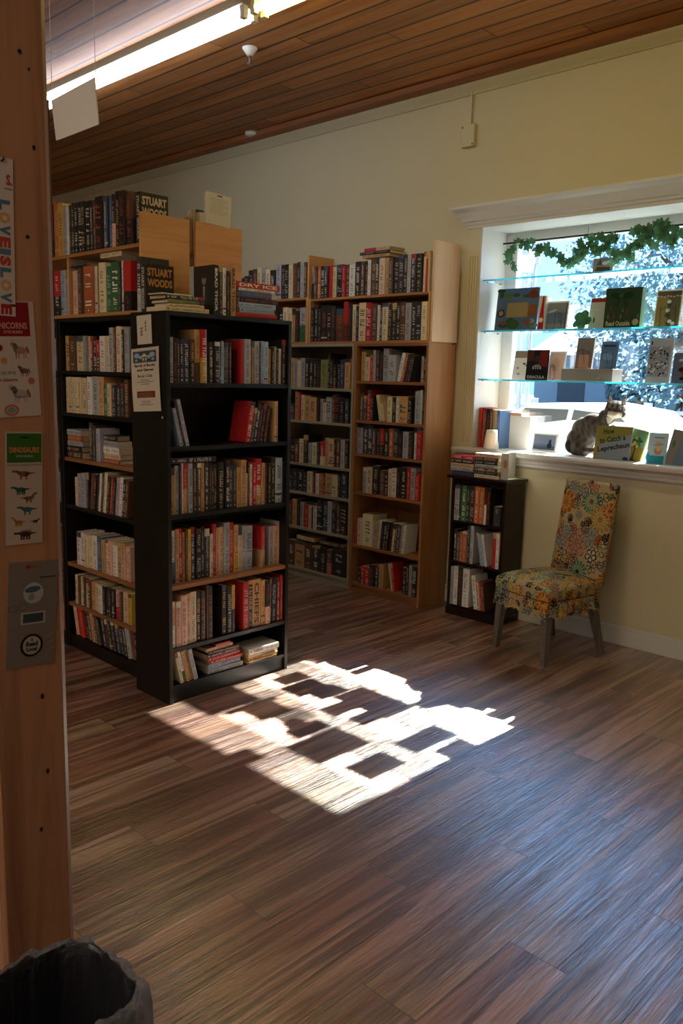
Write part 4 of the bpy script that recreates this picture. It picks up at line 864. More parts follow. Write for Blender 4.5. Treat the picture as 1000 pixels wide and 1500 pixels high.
OR, GN, TN, PK, GY_, BK, DR = '96591a', '45705a', '94783c', 'a67c68', '86867a', None, '9a6a5a'
def rnd_flowers(n, x0, x1, y0, y1, seed, po=.18):
    r = random.Random(seed); out = []
    for _ in range(n):
        k = r.random(); x = r.uniform(x0, x1); y = r.uniform(y0, y1); ph_ = r.uniform(0, 6)
        if k < po: out.append((x, y, r.uniform(.035, .05), 11, OR, 'c8b27c', .0014, '6a4416', ph_))
        elif k < .28: out.append((x, y, r.uniform(.03, .045), 16, GN, 'b9ae88', .0014, '8c3a1c', ph_))
        elif k < .42: out.append((x, y, r.uniform(.035, .05), 10, TN, 'c4b07c', .0014, '8a6a30', ph_))
        elif k < .58: out.append((x, y, r.uniform(.03, .045), 8, GY_, '242228', .0022, None, ph_))
        elif k < .72: out.append((x, y, r.uniform(.018, .03), 7, PK, '4a1e1c', .002, '4a1e1c', ph_))
        else: out.append((x, y, r.uniform(.016, .028), r.choice([5, 6, 7]), None, '120e12', .003, '120e12', ph_))
    return out
ch = thing('chair', 'armless dining chair in a floral cover with grey legs under the window', 'chair', (-2.335, 4.15, 0), math.radians(-13.5))
# backrest: rounded slab leaning back
nr, nc = 150, 300; zs = np.linspace(.40, .965, nr); P = np.zeros((nr+6, nc, 3)); U = np.zeros((nr+6, nc)); V = np.zeros((nr+6, nc))
for i in range(nr+6):
    z = zs[min(i, nr-1)]; q = max(0, i-nr+1)/6.0
    hw = (.192-.006*(z-.4))*(1-.0); ht = .029; rr = .02
    lp = loop(hw*(1-.0*q), ht, .026, nc); top = .012*math.sin(q*PI/2); sc_ = math.cos(q*PI/2) if q else 1
    arc = 0; prev = None
    for j, (x, y) in enumerate(lp):
        if prev: arc += math.dist(prev, (x, y))
        prev = (x, y)
        xx = x if q == 0 else math.copysign(max(abs(x)-ht*(1-sc_), 0), x); y2 = y*sc_
        bow = -.006*math.cos(min(1, abs(x)/hw)*PI/2) if y < 0 else 0
        P[i, j] = (xx, .205+(z-.40)*.155+y2+bow, z+top-(.004*(abs(x)/hw)**4 if i > nr-20 else 0))
        U[i, j] = x if y < -.01 else (x+math.copysign(.05, x)+y if abs(x) > hw-.03 else -x); V[i, j] = z+(.03 if y > .01 else 0)
FB = [(-.145, .835, .075, 11, OR, 'c8a860', .0016, '7a6a5a', .3), (.045, .862, .075, 18, GN, 'b9ae88', .0016, '8c3a1c', .2), (.125, .77, .085, 16, TN, 'c4b07c', .0016, '8a6a30', 0), (-.02, .615, .088, 9, PK, '3a1a1a', .002, '7a5a38', .1),
      (-.02, .615, .048, 8, PK, '3a1a1a', .002, '7a5a38', .5), (.085, .66, .058, 8, GY_, '3c3a40', .0018, None, .4), (-.15, .60, .058, 8, GY_, '2a2630', .0018, None, 0), (-.165, .52, .05, 10, OR, 'c8a860', .0016, '7a4a1a', 0), (.03, .455, .07, 15, GN, 'a9a078', .0016, '20201c', 0),
      (-.055, .835, .030, 6, None, '141218', .0028, '141218', 0), (.12, .885, .04, 6, None, '141218', .0028, '141218', 1), (-.03, .915, .04, 5, GY_, '2a1a1a', .0022, None, 1), (-.1, .93, .04, 7, GY_, '3c3a40', .0018, None, 2), (.05, .94, .035, 5, PK, '4a1e1c', .002, None, 2),
      (-.16, .70, .032, 6, GY_, '141218', .0028, '141218', .4), (-.165, .655, .036, 6, PK, '4a1616', .0026, '4a1616', .4), (-.055, .69, .03, 7, PK, '4a1616', .0026, '4a1616', 0), (-.09, .665, .04, 6, GY_, '2a2630', .002, None, 1), (.035, .70, .026, 7, None, '141218', .0026, '141218', 0),
      (.105, .56, .038, 5, 'b9b4a0', '0c0a0e', .004, '0c0a0e', .3), (-.105, .525, .042, 6, None, '141218', .0026, '141218', .2), (.12, .50, .038, 6, None, '141218', .0026, '141218', .7), (.145, .65, .035, 8, OR, '6a3414', .0018, '5a2414', 0), (-.05, .53, .024, 8, TN, '8a6a40', .0016, None, 0), (.16, .60, .04, 6, None, '2a1618', .0026, None, 0), (-.03, .775, .026, 8, GY_, '6a6460', .0016, None, 0)]
FB += [f for f in rnd_flowers(320, -.19, .19, .42, .97, 41) if f[2] < .03 and all(math.hypot(f[0]-g[0], f[1]-g[1]) > f[2]*.75+g[2]*.72 for g in FB)]
FB += rnd_flowers(22, .17, .27, .42, .97, 4)+rnd_flowers(22, -.27, -.18, .42, .97, 5)
grid_obj('backrest', P, paint(U, V, FB), 'fabric', ch, True)
# seat: domed top
n = 130; xs = np.linspace(-1, 1, n); ys = np.linspace(-1, 1, n); SW, SD = .212, .222; X_, Y_ = np.meshgrid(xs, ys)
def seat_xy(a, b_):
    # square to rounded square
    x = a*np.sqrt(1-.10*b_**4*a**2); y = b_*np.sqrt(1-.10*a**4*b_**2); return x*(SW-.012*(b_ > 0)*b_), y*SD-.02
SX, SY = seat_xy(X_, Y_); dome = (1-np.abs(X_)**2.6)*(1-np.abs(Y_)**2.6); SZ = .418+.047*dome**.42
P = np.stack([SX, SY, SZ], -1)
FS = [(-.06, -.16, .05, 12, OR, 'c8a860', .0016, '7a4a1a', 0), (.05, -.02, .06, 9, GY_, '3c3a40', .0018, None, 0), (-.11, .0, .055, 8, 'a9aaa0', '2a2630', .0018, None, 1), (.11, .10, .055, 14, TN, 'c4b07c', .0016, '8a6a30', 0), (.13, -.12, .05, 15, GN, 'b9ae88', .0016, None, 0), (-.17, -.1, .045, 10, TN, 'c4b07c', .0016, None, 0)]+rnd_flowers(120, -.21, .21, -.25, .21, 88, .07)
CT = paint(SX, SY, FS, 'a39678'); grid_obj('seat', P, CT, 'fabric', ch)
# skirt: ruffled valance round the seat with a welt line
nc = 420; lp = []
for k in range(nc):
    a = 2*PI*k/nc; ca_, sa_ = math.cos(a), math.sin(a); m_ = max(abs(ca_), abs(sa_)); aa, bb = ca_/m_, sa_/m_
    x, y = seat_xy(np.array(aa), np.array(bb)); lp.append((float(x), float(y)))
nr = 56; P = np.zeros((nr, nc, 3)); U = np.zeros((nr, nc)); V = np.zeros((nr, nc)); arc = 0
for j in range(nc):
    x, y = lp[j]; arc += math.dist(lp[j-1], lp[j]) if j else 0; L = math.hypot(x, y+.02)
    for i in range(nr):
        q = i/(nr-1); z = .4185-.148*q; fl = max(0, (q-.38)/.62)
        ruf = fl*(.008*math.sin(arc*95)+.004*math.sin(arc*170+1)); out = .004*math.sin(min(1, q/.38)*PI)+fl*.006+(.002 if .36 < q < .40 else 0)
        P[i, j] = (x+(x/L)*(out+ruf), y+((y+.02)/L)*(out+ruf), z+fl*(.009*math.sin(arc*47+2)+.006*math.sin(arc*110))); U[i, j] = arc; V[i, j] = z
tot = arc; FK = rnd_flowers(150, 0, tot, .27, .42, 12, .07)
# front edge runs over the angle range around -90 deg: a large gold bloom near its right corner
kf = int(nc*.84); FK += [(tot*.855-.0, .36, .06, 12, OR, 'c8a860', .0016, '7a4a1a', 0), (tot*.72, .39, .045, 10, TN, 'c4b07c', .0016, None, 0)]
C = paint(U, V, FK, '9c8c6a'); wl_ = (np.abs((.4185-V)/.148-.38) < .018); C[wl_] = L3('4a2c1c'); grid_obj('skirt', P, C, 'fabric', ch, True)
LEG = m_wood('weathered_grey_wood', '6f6860', '4c463f', 2, .5, 1, False)
for x, y, fx_, fy_ in ((-.175, -.20, -.19, -.215), (.175, -.20, .19, -.215), (-.165, .165, -.19, .245), (.165, .165, .19, .245)):
    b = MB(); vs = []
    for z, cx_, cy_, r in ((0, fx_, fy_, .0155), (.30, x, y, .024)): vs += [(cx_-r, cy_-r, z), (cx_+r, cy_-r, z), (cx_+r, cy_+r, z), (cx_-r, cy_+r, z)]
    b.add(vs, [(3, 2, 1, 0), (4, 5, 6, 7), (0, 1, 5, 4), (1, 2, 6, 5), (2, 3, 7, 6), (3, 0, 4, 7)]); b.build('leg', LEG, ch, bevel=.003)
# ------------------------------------------------------------------ glass shelves and the display on them
SHZ = [2.172, 1.851, 1.541]; SY0 = 4.592
for z, nm in zip(SHZ, ('top', 'middle', 'lowest')):
    t = thing('glass_shelf', '%s of the three clear glass shelves across the window bay' % {'top': 'uppermost', 'middle': 'middle', 'lowest': 'lowest'}[nm], 'glass shelf', (WX0+.009, SY0, z), 0, 'glass shelves in the window')
    W = WX1-WX0-.018; b = MB(); b.box(0, W, .002, .235, -.010, 0, mat=0); b.build('glass_slab', 'shelf_glass', t)
    b = MB(); b.box(0, W, 0, .002, -.010, 0); b.build('polished_edge', 'glass_edge', t)
    for x in (.004, W-.004):
        for y in (.04, .19): b = MB(); b.ringpath([(x-.004 if x < .1 else x+.004, y, -.012), (x+.008 if x < .1 else x-.008, y, -.012)], .003, 8); b.build('shelf_peg', 'metal', t)
FT = Matrix(((1, 0, 0, 0), (0, 0, -1, 0), (0, 1, 0, 0), (0, 0, 0, 1)))     # draws on the face towards -y
def disp(name, label, cat, xl, xr, yt, yb, z, Y=4.70, th=.02, lean=7, col='c8c4ba', yaw=0, group=None, mat='paper'):
    ym = (yt+yb)/2; pl = ony(xl, ym, Y); pr = ony(xr, ym, Y); w = (pr-pl).length; h = ony(xl, yt, Y).z-ony(xl, yb, Y).z
    t = thing(name, label, cat, (pl.x, Y, z+.0006), math.radians(yaw), group); t.rotation_euler = (math.radians(-lean), 0, math.radians(yaw)); t.location.z += .0
    b = MB(); b.box(0, w, 0, th, 0, h, col); b.T = FT
    return t, b, w, h, lambda u, v: (w*u, h*v)
def easel(x, z, w, h, Y, label):
    e = thing('easel', label, 'easel', (x, Y, z+.0005)); b = MB()
    for s in (0, w): b.ringpath([(s, -.016, 0), (s, -.016, .012), (s, .006, .004), (s, .004, h)], .0013, 6)
    b.ringpath([(0, .004, h*.8), (w*.5, .002, h), (w, .004, h*.8)], .0013, 6); b.ringpath([(w/2, .002, h), (w/2, .05, 0)], .0013, 6); b.ringpath([(0, .006, .004), (w, .006, .004)], .0013, 6)
    b.build('wire_frame', 'dark_metal', e)
# middle shelf
z2 = SHZ[1]
t, b, w, h, _ = disp('picture_book', 'large square picture book of woodland animals on the middle glass shelf', 'picture book', 725, 785, 423, 485, z2, 4.69, .012, 6, '5a6a7c')
r_ = random.Random(2)
b.rect(0, 0, w, h, .0004, '4d5f78')
for _ in range(16): b.ell(w*r_.uniform(.05, .95), h*r_.choice([r_.uniform(.78, .97), r_.uniform(.03, .25)]), w*r_.uniform(.05, .12), h*r_.uniform(.04, .09), .0006+.00005*_, r_.choice(['35502f', '2c4428', '6a4a34', '6d8096', '4a6a3a']), 9)
b.rect(w*.27, h*.32, w*.78, h*.66, .002, '86784f'); b.ell(w*.13, h*.42, w*.10, h*.10, .002, '3a2a20'); b.ell(w*.13, h*.42, w*.055, h*.06, .0024, '8a7a60'); b.rect(w*.78, h*.34, w*.98, h*.60, .002, '7a4a20'); b.ell(w*.87, h*.84, w*.11, h*.10, .002, '6a3428'); b.ell(w*.45, h*.15, w*.16, h*.12, .0022, '33502c')
b.build('cover', 'paper', t)
t, b, w, h, _ = disp('book', 'thin red spined book with a star, beside the large square picture book', 'book', 787, 797, 432, 483, z2, 4.70, .06, 4, 'b9b4a8', 0)
b.quad([(w*.1, 0, .0005), (w*.95, 0, .0005), (w*.75, h*.98, .0005), (w*.5, h*.98, .0005)], '9c1c1c'); b.ell(w*.5, h*.30, w*.35, w*.35, .001, 'd0c4a8', 5); b.build('cover', 'paper', t)
t, b, w, h, _ = disp('greeting_card', 'framed grey blue seascape card on a little wire stand, middle shelf', 'card', 797, 830, 438, 481, z2, 4.72, .006, 8, 'd6d3ca')
b.rect(w*.06, h*.04, w*.94, h*.94, .0004, '5c6c7c'); b.rect(w*.06, h*.60, w*.94, h*.94, .0006, '767c78'); b.ell(w*.3, h*.66, w*.22, h*.04, .0008, 'a0a8a8', rot=.3); b.rect(w*.06, h*.04, w*.94, h*.22, .0008, '7a7a74'); b.rect(w*.90, h*.04, w*.95, h*.94, .001, '4a2c20'); b.build('card_face', 'paper', t)
p = ony(812, 470, 4.70); easel(p.x, z2, .045, .11, 4.695, 'thin wire easel before the seascape card on the middle glass shelf')
t, b, w, h, _ = disp('clear_card', 'pale clear plastic card near the middle of the middle glass shelf', 'card', 834, 862, 441, 482, z2, 4.76, .002, 10, 'a8cfdc'); b.build('card_face', M['shelf_glass'], t)
t = thing('leaf_ornament', 'small green leafy ornament standing on the middle glass shelf', 'ornament', ony(852, 480, 4.69)*Vector((1, 0, 0)).length if False else (ony(852, 480, 4.69).x, 4.69, z2+.0005)); b = MB()
b.ringpath([(0, 0, 0), (.004, .004, .05), (0, 0, .09)], .0025, 6)
for (x, z, rx, rz, rt) in ((-.02, .075, .034, .026, .3), (.015, .09, .024, .024, 0), (.03, .05, .03, .022, .6), (-.035, .035, .03, .018, .7), (.0, .045, .03, .028, 0), (-.005, .018, .028, .016, 0)):
    b.prism([(x+rx*math.cos(a)*math.cos(rt)-rz*math.sin(a)*math.sin(rt), z+rx*math.cos(a)*math.sin(rt)+rz*math.sin(a)*math.cos(rt)) for a in [2*PI*k/10 for k in range(10)]], -.003+x*.1, .001+x*.1, 1)
b.build('leaves', 'ivy', t)
t, b, w, h, _ = disp('book', 'slim grey book with a red top band, left of the green one, middle shelf', 'book', 862, 886, 434, 480, z2, 4.72, .012, 7, '9a9a94')
b.rect(w*.03, h*.87, w*.97, h*.99, .0004, '7e2018'); b.ell(w*.45, h*.62, w*.04, h*.02, .0006, 'c8c4bc'); b.ell(w*.32, h*.30, w*.05, h*.10, .0006, '2c3028'); b.build('cover', 'paper', t)
t, b, w, h, _ = disp('gift_bag', 'dark green bow topped gift book lettered Read Outside on the middle glass shelf', 'gift bag', 885, 938, 420, 479, z2, 4.69, .045, 3, '3c5a40', 0)
b.T = None; b.c = [lin('54765c')]*len(b.c); b.T = FT
b.rect(0, 0, w, h, .0004, '2c3a26'); b.rect(0, 0, w, h*.10, .0006, '223622')
for k in range(14): x = r_.uniform(.04, .94)*w; y = r_.uniform(.24, .52)*h; s = r_.uniform(.02, .045)*w; b.quad([(x-s, y-s*1.6, .0008), (x+s, y-s*1.6, .0008), (x, y+s*2.4, .0008)], r_.choice(['4a3a26', '1f3a24', '5a5a3a', '6a3c28']))
b.text('Read Outside', w*.40, h*.125, w*.66, h*.12, .001, 'b0a888', bold=.015); b.ell(w*.88, h*.15, w*.085, h*.08, .001, '8c8262'); b.build('cover', 'paper', t)
b = MB(T=FT)
for s in (-1, 1):
    for q in (1.0, .72): b.ell(w*.46+s*w*.22*q, h*.80, w*.23*q, h*.12*q, .004+.006*(1-q), '22401f' if q == 1 else '172c16', 14, rot=s*.25)
    b.quad([(w*.46, h*.80, .003), (w*.46+s*w*.10, h*.52, .003), (w*.46+s*w*.20, h*.56, .003)], '1b3519')
b.ell(w*.46, h*.80, w*.06, h*.05, .012, '2c4c28'); b.build('bow', 'paper', t)
t, b, w, h, _ = disp('greeting_card', 'framed olive card with white flowers, far right of the middle shelf', 'card', 958, 996, 422, 478, z2, 4.70, .006, 7, 'd6d3ca')
b.rect(w*.04, h*.02, w*.96, h*.96, .0004, '80784a'); b.rect(w*.5, h*.02, w*.96, h*.96, .0006, '5c5c40'); b.rect(w*.04, h*.80, w*.96, h*.96, .0006, '5c5648')
for k in range(8): b.ell(w*(.08+.12*k), h*(.83-.012*(k % 3)), w*.05, h*.018, .0008, 'c4b4a4', 8)
for x, y in ((.52, .68), (.5, .45), (.62, .16), (.75, .10)): b.ell(w*x, h*y, w*.09, h*.05, .001, 'cfd0c8', 7)
for x, y in ((.55, .62), (.5, .32), (.56, .12)): b.ell(w*x, h*y, w*.10, h*.06, .0009, '32503a', 7)
b.build('card_face', 'paper', t); p = ony(966, 470, 4.68); easel(p.x, z2, .085, .12, 4.675, 'white wire easel holding the olive card on the middle glass shelf')
# lowest glass shelf
z3 = SHZ[2]
t, b, w, h, _ = disp('greeting_card', 'white card with a grey top and small flower, left end of lowest glass shelf', 'card', 750, 772, 514, 557, z3, 4.71, .003, 10, 'd8d6ce')
b.rect(w*.02, h*.75, w*.98, h*.98, .0004, '8c8070'); [b.ell(w*x, h*y, w*.10, h*.04, .0005, c_, 7) for x, y, c_ in ((.7, .55, '3c5a3c'), (.85, .5, 'a08c70'), (.3, .4, '8a9098'), (.4, .2, '8a9098'))]; b.build('card_face', 'paper', t)
t, b, w, h, _ = disp('book', 'black book lettered Dracula on the lowest glass shelf', 'book', 770, 801, 510, 554, z3, 4.68, .012, 5, '17161a')
b.quad([(w*.55, h*.5, .0004), (w*.98, h*.42, .0004), (w*.98, h*.98, .0004), (w*.62, h*.98, .0004)], '641a18'); b.quad([(w*.02, h*.6, .0004), (w*.30, h*.66, .0004), (w*.36, h*.98, .0004), (w*.02, h*.98, .0004)], '4e2418')
b.ell(w*.48, h*.70, w*.16, h*.10, .0006, '2c2c30'); b.ell(w*.50, h*.40, w*.22, h*.11, .0006, '8c8e88', 14); b.quad([(w*.26, h*.26, .0008), (w*.74, h*.26, .0008), (w*.74, h*.36, .0008), (w*.26, h*.36, .0008)], '17161a')
for x in (.40, .5, .6): b.rect(w*(x-.02), h*.36, w*(x+.02), h*.46, .0008, '17161a')
b.text('DRACULA', w*.5, h*.10, w*.80, h*.10, .0008, 'a8a8a0'); b.build('cover', 'paper', t)
t, b, w, h, _ = disp('paper_page', 'pale pink sheet on a wire stand right of the black Dracula book', 'paper', 802, 826, 512, 555, z3, 4.72, .003, 8, 'd8cfc8')
b.rect(w*.06, h*.04, w*.90, h*.94, .0004, 'c9aa9c'); b.ell(w*.4, h*.55, w*.26, h*.24, .0006, 'bf9a8a', 12); b.build('card_face', 'paper', t)
p = ony(806, 540, 4.71); easel(p.x, z3, .03, .10, 4.705, 'wire stand before the pale pink sheet on the lowest shelf')
p0, p1 = ony(822, 550, 4.68), ony(897, 550, 4.68); bh = ony(822, 541, 4.68).z-ony(822, 559, 4.68).z
b = MB(); b.box(0, (p1-p0).length, 0, .13, 0, bh, '86827c'); tag(b.build('display_box', 'paper', loc=(p0.x, 4.675, z3+.0005), bevel=.002), 'long low grey box carrying two cards on the lowest glass shelf', 'box')
zb_ = z3+bh
t, b, w, h, _ = disp('book', 'brown grey book on a wire easel standing on the long grey box', 'book', 842, 867, 495, 541, zb_, 4.72, .016, 8, 'a89c90')
b.rect(w*.03, h*.02, w*.97, h*.98, .0004, '6e665f'); b.rect(w*.2, h*.02, w*.8, h*.45, .0006, 'a9806c'); [b.rect(w*.1, h*(.6+.06*k), w*.9, h*(.612+.06*k), .0006, '8a8078') for k in range(6)]; b.build('cover', 'paper', t)
p = ony(841, 530, 4.695); easel(p.x, zb_, .10, .12, 4.69, 'wire easel under the brown grey book on the long box')
t, b, w, h, _ = disp('greeting_card', 'blue card on a wire easel at the right end of the long grey box', 'card', 878, 903, 500, 541, zb_, 4.72, .004, 8, '8094ac')
b.rect(w*.02, h*.02, w*.98, h*.98, .0004, '55708f'); b.rect(w*.12, h*.80, w*.85, h*.88, .0006, '2e3a48'); b.ell(w*.45, h*.45, w*.3, h*.14, .0006, '6a8cae'); b.build('card_face', 'paper', t)
p = ony(876, 530, 4.695); easel(p.x, zb_, .09, .10, 4.69, 'wire easel under the blue card on the long box')
t, b, w, h, _ = disp('activity_book', 'white sheet of black doodles, right side of the lowest glass shelf', 'book', 947, 982, 494, 560, z3, 4.69, .01, 6, '9a9a98')
b.rect(w*.04, h*.14, w*.92, h*.80, .0004, '7d8088')
for k in range(60): x, y = r_.uniform(.08, .86), r_.uniform(.16, .78); b.ell(w*x, h*y, w*r_.uniform(.02, .07), h*r_.uniform(.008, .03), .0006+.00001*k, r_.choice(['1c1c22', '1c1c22', '2a2a30', 'b8b8b4']), 7, rot=r_.uniform(0, 3))
b.rect(w*.08, h*.85, w*.14, h*.93, .0006, '222222'); b.build('cover', 'paper', t)
t, b, w, h, _ = disp('notebook', 'spiral notebook with a small red figure, cut by the right edge', 'notebook', 984, 1018, 516, 561, z3, 4.66, .012, 6, '59667c')
b.rect(w*.02, h*.02, w*.98, h*.98, .0004, '55617a'); b.rect(w*.25, h*.72, w*.8, h*.80, .0006, 'b0b4b8'); b.ell(w*.55, h*.45, w*.3, h*.09, .0006, '17171c'); b.ell(w*.55, h*.34, w*.14, h*.10, .0008, '8c2a1c'); b.ell(w*.5, h*.16, w*.16, h*.06, .0006, '17171c'); b.build('cover', 'paper', t)
b = MB(T=FT)
for k in range(14): b.T = None; b.ringpath([(-.001, .002, h*(.06+.065*k)), (-.004, .006, h*(.075+.065*k)), (-.001, .011, h*(.06+.065*k))], .0012, 5)
b.build('spiral_wire', 'dark_metal', t)
# top shelf card
t, b, w, h, _ = disp('greeting_card', 'small brown landscape card with a white animal on the uppermost glass shelf', 'card', 868, 897, 374, 397, SHZ[0], 4.70, .005, 5, '8f8a84')
b.quad([(w*.05, 0, .0004), (w*.95, 0, .0004), (w*.85, h*.4, .0004), (w*.2, h*.45, .0004)], '4e3c34'); b.quad([(w*.15, h*.55, .0004), (w*.5, h*.55, .0004), (w*.36, h*.92, .0004)], '5c4c44'); b.ell(w*.6, h*.66, w*.16, h*.12, .0008, 'd8d8d4', 9); b.ell(w*.78, h*.74, w*.09, h*.08, .001, 'd8d8d4', 9); b.build('card_face', 'paper', t)

# ------------------------------------------------------------------ on the sill
zs_ = 1.0905
b = MB(); p0, p1 = ony(719, 640, 4.70), ony(757, 640, 4.70)
t = thing('display_box', 'white box standing behind the upright books on the window sill', 'box', (p0.x+.05, 4.74, zs_)); b.box(0, (p1.x-p0.x)+.02, 0, .09, 0, .215, 'd8d8d4'); b.build('box_body', 'paper', t, bevel=.002)
b = MB(); q0 = ony(725, 600, 4.70); tag(MB().box(0, .135, 0, .10, 0, .02, 'c49880').build('book', 'paper', loc=(q0.x+.045, 4.735, zs_+.2158), bevel=.001), 'pinkish book lying flat on top of the white sill box', 'book')
b = MB(); b.lathe([(0, 0), (.045, 0), (.05, .005), (.038, .10), (.034, .125), (.030, .125), (.034, .1), (.0, .01)], 24, 'c2ccd0'); p = ony(727, 650, 4.66)
t = thing('white_pot', 'small white tapered pot right of the upright books on the sill', 'pot', (p.x+.03, 4.552, zs_)); b.build('pot_body', 'white_plastic', t, smooth=True)
t, b, w, h, _ = disp('postcard', 'postcard of a dark cat silhouette by the sea on the sill', 'postcard', 779, 815, 624, 651, zs_, 4.68, .003, 12, 'd8d6d0')
b.rect(w*.05, h*.12, w*.93, h*.93, .0004, '6f7c90'); b.rect(w*.05, h*.12, w*.93, h*.34, .0006, '4c5a70'); b.ell(w*.34, h*.36, w*.28, h*.07, .0007, '5e6c80'); b.ell(w*.70, h*.36, w*.10, h*.16, .001, '23283a', 12); b.ell(w*.71, h*.56, w*.055, h*.09, .001, '23283a', 10)
for s in (-1, 1): b.quad([(w*(.71+s*.05), h*.60, .001), (w*(.71+s*.045), h*.74, .001), (w*(.71+s*.005), h*.63, .001)][::s], '23283a')
b.build('card_face', 'paper', t)
# two picture books at the front
def W3(px, py, Y): return ony(px, py, Y)
T, w, h = plane_frame(ony(868, 664, 4.575), ony(920, 668, 4.60), ony(880, 618, 4.60)); T0 = T
def free_panel(name, label, cat, x0px, x1px, ytop, ybot, Y, lean, yaw, th, col, slant=0):
    pl, pr = ony(x0px, ybot, Y), ony(x1px, ybot, Y); w = (pr-pl).length; h = ony(x0px, ytop, Y).z-ony(x0px, ybot, Y).z
    t = thing(name, label, cat, (pl.x, Y, zs_+.0005)); t.rotation_euler = (math.radians(-lean), math.radians(slant), math.radians(yaw)); b = MB(); b.box(0, w, 0, th, 0, h, col); b.T = FT; return t, b, w, h
t, b, w, h = free_panel('picture_book', 'picture book lettered How to Catch a Leprechaun propped before the cat', 'picture book', 868, 919, 617, 666, 4.575, 10, 4, .012, '6c6f58')
b.quad([(0, h*.35, .0004), (w*.5, h*.60, .0004), (w, h*.80, .0004), (w, h, .0004), (0, h, .0004)], '7c7a40'); b.quad([(0, 0, .0004), (w, 0, .0004), (w, h*.80, .0003), (w*.5, h*.60, .0003), (0, h*.35, .0003)], '7d8894')
b.quad([(0, 0, .0006), (w*.12, 0, .0006), (w*.16, h*.5, .0006), (0, h*.6, .0006)], '8a8252')
b.text('How', w*.36, h*.84, w*.30, h*.16, .001, '1f3a20', bold=.03, rot=.12); b.text('to Catch a', w*.48, h*.62, w*.72, h*.17, .001, '1f3f22', bold=.03, rot=.2); b.text('Leprechaun', w*.54, h*.36, w*.88, h*.20, .001, '20293c', bold=.03, rot=.22)
b.ell(w*.9, h*.06, w*.08, h*.05, .001, '23344c'); b.build('cover', 'paper', t)
t, b, w, h = free_panel('picture_book', 'green picture book with a leafy tree right of the leprechaun book', 'picture book', 912, 937, 619, 668, 4.625, 9, -3, .014, '6d6a30', 9)
b.rect(0, h*.5, w, h, .0004, '5c7a5a'); b.rect(0, 0, w, h*.5, .0004, '6f6022')
for k in range(22): a = r_.uniform(0, 6.28); q = r_.uniform(0, 1)**.5; b.ell(w*(.5+.30*q*math.cos(a)), h*(.62+.17*q*math.sin(a)), w*.09, h*.045, .0006+.00003*k, r_.choice(['1f4a26', '2c5c30', '1f4a26', 'b08a5c']), 7)
b.quad([(w*.44, h*.08, .0006), (w*.56, h*.08, .0006), (w*.54, h*.45, .0006), (w*.48, h*.45, .0006)], '3c2014'); b.ell(w*.45, h*.07, w*.32, h*.035, .0006, '3c2014'); b.build('cover', 'paper', t)
t, b, w, h = free_panel('picture_book', 'pale blue picture book with a bearded figure in a hat on the sill', 'picture book', 946, 973, 622, 668, 4.58, 12, 8, .010, '8fb0c0')
b.rect(0, 0, w, h, .0004, '9fbccb'); b.rect(w*.05, 0, w*.9, h*.26, .0006, '2f8aa8'); b.ell(w*.06, h*.2, w*.1, h*.14, .0006, '38a0bc'); b.ell(w*.55, h*.42, w*.20, h*.13, .001, 'a87c60'); b.ell(w*.57, h*.49, w*.13, h*.09, .0012, 'c8a48c'); b.ell(w*.55, h*.61, w*.28, h*.035, .0014, 'a08a78', rot=.15); b.ell(w*.52, h*.67, w*.15, h*.06, .0013, 'b09c88')
b.rect(w*.3, h*.82, w*.8, h*.86, .0006, '6a7c8c'); b.build('cover', 'paper', t)
t, b, w, h = free_panel('book', 'grey blue book leaning at the right edge of the sill', 'book', 972, 1010, 616, 670, 4.60, 10, 0, .02, '5e6c80', 8)
b.rect(0, 0, w, h, .0004, '66748a'); b.quad([(0, 0, .0006), (w*.3, 0, .0006), (w*.42, h, .0006), (w*.1, h, .0006)], '7c7a74'); b.ell(w*.18, h*.6, w*.06, h*.10, .0008, '4a6a4c'); b.build('cover', 'paper', t)
# papers and stand by the small bookcase
T, w, h = plane_frame(onz(725, 700, .926), onz(748, 700, .926), onz(725, 700, .926)+Vector((0, 0, .18)))
b = MB(); b.box(0, .004, 0, .14, 0, .165, 'b5b0a4'); b.box(0, .058, 0, .004, 0, .165, 'b5b0a4'); b.box(.0, .058, 0, .14, 0, .004, 'b5b0a4')
b.ell(.036, .10, .014, .026, .0045, 'a9764a', T=FT); tag(b.build('paper_holder', 'paper', loc=(SX1-.058, SF+.02, .9262), rot=(0, 0, -.10)), 'white paper holder with an orange oval on the small dark bookcase', 'holder')

# ------------------------------------------------------------------ rod and ivy
RY = 4.63; p0, p1 = ony(737, 359, RY), ony(1000, 327, RY); rz = (p0.z+p1.z)/2
b = MB(); b.ringpath([(p0.x, RY, rz), (WX1-.012, RY, rz)], .0055, 8); tag(b.build('curtain_rod', 'dark_metal', smooth=True), 'thin black rod across the top of the window bay carrying ivy', 'rod')
t = thing('ivy_garland', 'green artificial ivy garland wound along the black rod in the window', 'garland', (p0.x, RY, rz)); o0 = Vector((p0.x, RY, rz))
paths = [[(748, 393), (746, 375), (749, 360), (760, 352), (770, 350), (780, 357), (790, 362), (800, 364), (812, 362)], [(808, 362), (815, 372), (824, 380), (835, 388), (842, 376), (850, 364), (858, 352)], [(852, 366), (862, 354), (872, 350), (885, 348), (895, 346), (902, 350)], [(856, 368), (866, 360), (880, 362), (890, 356)], [(885, 350), (892, 364), (902, 374), (915, 372), (925, 368), (932, 360), (938, 350)], [(932, 338), (942, 334), (955, 334), (965, 332), (975, 326), (985, 326)], [(965, 334), (972, 342), (985, 346), (988, 356)], [(940, 345), (950, 340), (960, 348), (955, 352)], [(860, 348), (862, 332)], [(985, 330), (1000, 336), (1020, 345), (1040, 340), (1060, 350), (1080, 335)]]
